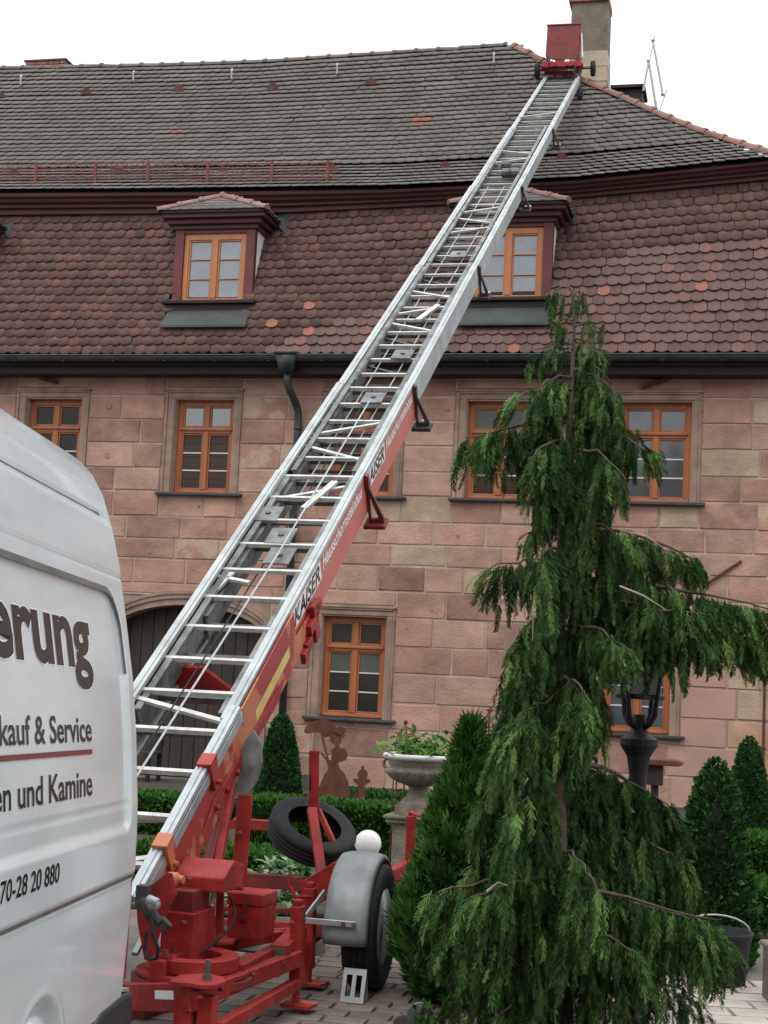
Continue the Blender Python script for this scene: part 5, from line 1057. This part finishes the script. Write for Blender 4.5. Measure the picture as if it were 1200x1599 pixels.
# rusty plant orb and scroll trellis behind
ob_ = P(634, 1172, 13.5); orb = thing('iron_obelisk', 'rusty domed iron plant support behind the urn', 'plant support', V3(ob_[0], ob_[1], 0)); top = P(634, 1128, 13.5)
q = MB(); r_ = 17*13.5/FPX
for k in range(4):
    a = k*math.pi/4; ux = V3(math.cos(a), math.sin(a), 0); q.tube([V3(ob_[0], ob_[1], ob_[2])+ux*r_*math.cos(j*math.pi/10)+Z*(math.sin(j*math.pi/10)*(top[2]-ob_[2]-.04)) for j in range(11)], .006, 5)
    for s_ in (-1, 1): q.tube([V3(ob_[0], ob_[1], 0)+ux*r_*s_, V3(ob_[0], ob_[1], ob_[2])+ux*r_*s_], .006, 5)
q.tube([V3(*top)-Z*.05, V3(*top)], .008, 6); q.sphere(top, .02, 8); q.tube([V3(ob_[0], ob_[1], ob_[2])+V3(math.cos(j*.5236), math.sin(j*.5236), 0)*r_ for j in range(13)], .006, 5)
for s_ in (-1, 1): q.tube([V3(ob_[0], ob_[1], ob_[2]+.05)+aS*s_*(.05+.035*math.cos(j*.6))+Z*.035*math.sin(j*.6) for j in range(10)], .005, 5)
q.build('cage', m_rust, orb)
sb = P(741, 1145, 14.0); scr = thing('scroll_trellis', 'rusty iron trellis with scrolls above the green bushes', 'trellis', V3(sb[0], sb[1], 0)); q = MB()
for cx_px, sg_ in ((734, 1), (747, -1)):
    c = P(cx_px, 1128, 14.0); q.tube([c+aS*sg_*(-.035+.045*math.cos(j*.55))*1.0+Z*.055*math.sin(j*.55) for j in range(11)], .006, 5); q.tube([P(cx_px-6, 1118, 14), P(cx_px+6, 1118, 14)], .008, 5); q.tube([P(cx_px+5*sg_, 1119, 14), V3(P(cx_px+5*sg_, 1119, 14)[0], sb[1], 0)], .007, 5)
q.tube([P(765, 1109, 14), V3(P(765, 1109, 14)[0], P(765, 1109, 14)[1], 0)], .009, 6); q.tube([P(760, 1109, 14), P(771, 1109, 14)], .009, 6); q.build('scrolls', m_rust, scr)
# corten lady with parasol
LD = 16.2; ly = thing('lady_silhouette', 'rusty steel silhouette of a lady in a long dress holding a parasol', 'garden ornament', V3(*P(515, 1250, LD)[:2], 0))
def flat(pts_, name, par, d=LD, mt_=m_rust):
    p = [P(x, y, d) for x, y in pts_]; n = len(p); q = MB(); q.add(p+[a+V3(0, .008, 0) for a in p], [tuple(range(n))[::-1], tuple(range(n, 2*n))]+[(i, (i+1) % n, n+(i+1) % n, n+i) for i in range(n)]); return q.build(name, mt_, par)
cr4 = lambda L_: [(400+x/3.75, 1100+y/3.75) for x, y in L_]
flat(cr4([(405, 1000-430), (372, 560), (375, 470), (400, 410), (425, 375), (420, 355), (410, 330), (385, 300), (378, 280), (390, 285), (425, 325), (440, 325), (443, 290), (438, 270), (462, 250), (463, 240), (445, 228), (432, 205), (436, 180), (455, 160), (475, 150), (498, 170), (505, 205), (498, 228), (486, 236), (490, 255), (525, 262), (536, 290), (530, 325), (505, 335), (482, 342), (488, 370), (515, 400), (540, 450), (550, 510), (552, 560), (545, 600), (405, 600)]), 'figure', ly)
flat(cr4([(282, 165), (285, 140), (310, 115), (350, 92), (395, 85), (440, 98), (468, 125), (470, 155), (455, 180), (425, 190), (400, 195), (390, 175), (362, 165), (330, 165), (305, 172)]), 'parasol', ly, LD+.02)
q = MB(); q.tube([P(*cr4([(384, 170)])[0], LD+.01), P(*cr4([(425, 335)])[0], LD+.01)], .012, 6); q.build('parasol_handle', m_rust, ly)
flat(cr4([(455, 160), (470, 135), (500, 130), (525, 140), (528, 160), (515, 175), (530, 185), (512, 190), (525, 210), (508, 200), (498, 180), (475, 172)]), 'hat', ly, LD-.012)
q = MB()
for x in (420, 520): a = P(*cr4([(x, 590)])[0], LD+.004); q.tube([a, V3(a[0], a[1], 0)], .012, 6)
q.build('ground_spike', m_rust, ly)
pc = thing('post_silhouette', 'rusty steel silhouette of a fence post with round finial beside the lady', 'garden ornament', V3(*P(565, 1250, LD+.1)[:2], 0))
flat(cr4([(598, 570), (598, 470), (585, 470), (585, 458), (572, 458), (572, 435), (598, 435), (592, 405), (605, 385), (618, 378), (616, 366), (626, 356), (636, 366), (634, 378), (648, 388), (656, 408), (650, 438), (670, 440), (670, 460), (655, 460), (652, 470), (640, 470), (636, 570), (640, 600), (598, 600)]), 'figure', pc, LD+.1)
flat(cr4([(545, 525), (600, 520), (600, 600), (545, 600)]), 'rail', pc, LD+.12); a = P(565, 1258, LD+.11); q = MB(); q.tube([a, V3(a[0], a[1], 0)], .012, 6); q.build('ground_spike', m_rust, pc)
# white globe on a stake behind the mudguard
gb0 = P(575, 1317, 10.3); gl = thing('white_globe', 'white round garden globe above the trailer mudguard', 'garden ornament', V3(gb0[0], gb0[1], 0)); q = MB(); q.sphere(gb0, .088, 28); q.build('globe', m_ball, gl, smooth=True)
q = MB(); q.tube([V3(gb0[0], gb0[1], 0), gb0-Z*.08], .022, 10); q.lathe([(.05, -.10), (.055, -.075), (.03, -.06)], gb0, n=14); q.build('stake', m_stone, gl)
# cast iron lamp behind the tree
LPD = 7.55; lb = P(985, 1590, LPD); lb = V3(lb[0], lb[1], 0); lz = lambda y: P(985, y, LPD)[2]
lam = thing('garden_lamp', 'black cast iron garden lamp post half hidden by the weeping conifer', 'street lamp', lb)
q = MB(); q.lathe([(.085, 0), (.085, .06), (.06, .09), (.05, .14), (.042, .2), (.038, lz(1262)), (.046, lz(1256)), (.046, lz(1248)), (.040, lz(1240)), (.044, lz(1205)), (.058, lz(1180)), (.078, lz(1170)), (.092, lz(1163)), (.092, lz(1153)), (.055, lz(1146)), (.036, lz(1136)), (.03, lz(1115))], lb, n=20, wob=lambda a, j: 1+(.06*math.cos(a*8) if 3 <= j <= 5 else 0)); q.build('post', m_castiron, lam)
q = MB(); zb_ = lz(1135)
for k in range(4):
    a = math.pi/4+k*math.pi/2; u = V3(math.cos(a), math.sin(a), 0); q.tube([lb+u*.025+Z*zb_, lb+u*.06+Z*(zb_+.02), lb+u*.088+Z*(zb_+.06), lb+u*.10+Z*(zb_+.15), lb+u*.14+Z*(zb_+.40)], [.016, .016, .014, .011, .008], 8)
q.lathe([(.105, zb_+.135), (.118, zb_+.14), (.118, zb_+.155), (.105, zb_+.16)], lb, n=4); q.lathe([(.16, zb_+.40), (.17, zb_+.41), (.06, zb_+.56), (.03, zb_+.60), (.012, zb_+.66)], lb, n=4); q.build('lantern', m_castiron, lam)
for k in range(4):
    a0, a1 = math.pi/4+k*math.pi/2, math.pi/4+(k+1)*math.pi/2; e = [V3(math.cos(x), math.sin(x), 0) for x in (a0, a1)]; q = MB(); q.add([lb+e[0]*.105+Z*(zb_+.16), lb+e[1]*.105+Z*(zb_+.16), lb+e[1]*.138+Z*(zb_+.395), lb+e[0]*.138+Z*(zb_+.395)], [(0, 1, 2, 3)]); q.build('lantern_pane', g_grey, lam)
q = MB(); p0 = V3(*P(1003, 1600, 7.0)); p0[2] = 0; q.tube([p0, p0+Z*.10, p0+Z*.16-V3(.02, 0, 0), p0+Z*.18-V3(.07, 0, 0)], .012, 7); tag(q.build('bent_rod', m_castiron), 'bent black rod sticking out of the ground right of the lamp post', 'rod')
# bird table
bt0 = P(1030, 1192, 12.0); bt = thing('bird_table', 'dark red flat topped bird table right of the lamp', 'bird table', V3(bt0[0], bt0[1], 0)); q = MB(); q.prism([(-.18, -.012), (.12, -.012), (.155, .0), (.15, .02), (.10, .032), (-.18, .032)], bt0-V3(0, .12, 0), aS, Z, aT*.3); q.build('roof', m_rust, bt, bevel=.006)
q = MB(); q.box(bt0-Z*.09-aS*.03, .12, .14, .15, UX); q.beam(V3(bt0[0]-.03, bt0[1], 0), bt0-Z*.16-aS*.03, .05); q.build('box', m_soffit, bt)
# black tub at the right
t0 = G(1118, 1535); tub = thing('black_tub', 'black plastic tub with a wire handle in front of the largest cone shrub', 'tub', t0); q = MB(); q.lathe([(.15, 0), (.165, .02), (.185, .22), (.20, .27), (.205, .29), (.19, .29), (.17, .20)], t0, n=28); q.build('tub_body', m_black, tub, smooth=True)
q = MB(); q.tube([t0+V3(.2*math.cos(rad(k*18)), .05, .28+.09*math.sin(rad(k*18))) for k in range(11)], .006, 6); q.build('handle', m_steel, tub)
# flower trough on the right edge
f0 = G(1234, 1568); ft = thing('flower_trough', 'pale stone trough with white flowers cut by the right picture edge', 'planter', f0); q = MB(); q.box(f0+Z*.14, .22, .34, .28); q.box(f0+Z*.29, .25, .37, .03); q.build('trough', m_stone, ft, bevel=.012)
n = 90; po = f0+np.stack([rng.normal(0, .07, n), rng.normal(-.05, .09, n), rng.uniform(.30, .48, n)], 1); mass('leaves', *BLF, place(po, rng.normal(0, 1, (n, 3)), rng.uniform(.05, .09, n)), l_box, ft)
for k in range(4):
    c = f0+V3(-.07+.035*k, -.12+.02*(k % 2), .40+.03*(k % 3)); q = MB()
    for j in range(14): d = nrm(rng.normal(size=3)); q.sphere(c+d*.022, .012, 6)
    q.build('flower', m_flower, ft)
# slate plates with rounded tops near the bottom edge
for (x, y, w_, h_, lab) in ((655, 1606, .13, .17, 'larger grey slate plate with a rounded top at the foot of the green bush'), (628, 1612, .09, .13, 'smaller grey slate plate left of the rounded one')):
    b = G(x, y+20); q = MB(); q.prism([(-w_/2, 0), (w_/2, 0), (w_/2, h_-w_/2)]+[(w_/2*math.cos(rad(a)), h_-w_/2+w_/2*math.sin(rad(a))) for a in range(15, 180, 15)]+[(-w_/2, h_-w_/2)], b, V3(1, 0, 0), Z, V3(0, .02, 0)); tag(q.build('slate_plate', m_alud if w_ > .1 else m_slate, bevel=.003), lab, 'slate plate')
for (x, y, n, mt_, lab) in ((660, 1618, 60, l_thuja, 'small light green seedling in front of the slate plates'), (733, 1612, 26, l_urn, 'small plant with yellow green tips under the conifer')):
    b = G(x, y+10); t = thing('ground_plant', lab, 'plant', b); po = b+np.stack([rng.normal(0, .03, n), rng.normal(0, .03, n), rng.uniform(.02, .17, n)], 1); mass('foliage', *BLF, place(po, rng.normal(0, 1, (n, 3))+V3(0, 0, .6), rng.uniform(.03, .06, n)), mt_, t); q = MB(); q.tube([b, b+Z*.12], .004, 5); q.build('stem', l_box, t)
# small white figurine glimpsed through the conifer
fg = P(966, 1325, 10.9); fg = V3(fg[0], fg[1], 0); q = MB(); q.lathe([(.05, 0), (.05, .03), (.03, .05), (.045, .12), (.05, .2), (.028, .30), (.02, .33), (.034, .37), (.03, .41), (.005, .43)], fg, n=16); tag(q.build('stone_figurine', m_ball, smooth=True), 'small white figurine glimpsed behind the lamp post', 'figurine')
# stacked dark garden furniture in the doorway, seen between the ladder rungs
fb0 = W(-3.35, -1.6, 0); bn = thing('garden_bench', 'dark slatted bench in front of the arched door seen through the ladder', 'bench', fb0)
for k in range(4): q = MB(); q.box(fb0+Z*.42+aT*(-.18+k*.12), 1.1, .09, .03, UX); q.build('seat_slat', m_door, bn, bevel=.004)
for k in range(3): q = MB(); q.box(fb0+Z*(.56+k*.12)+aT*.27, 1.1, .025, .09, UX); q.build('back_slat', m_door, bn, bevel=.004)
for s_ in (-.5, .5):
    for t_ in (-.18, .24): q = MB(); q.box(fb0+aS*s_+aT*t_+Z*(.2 if t_ < 0 else .42), .05, .05, .4 if t_ < 0 else .84, UX); q.build('leg', m_castiron, bn)
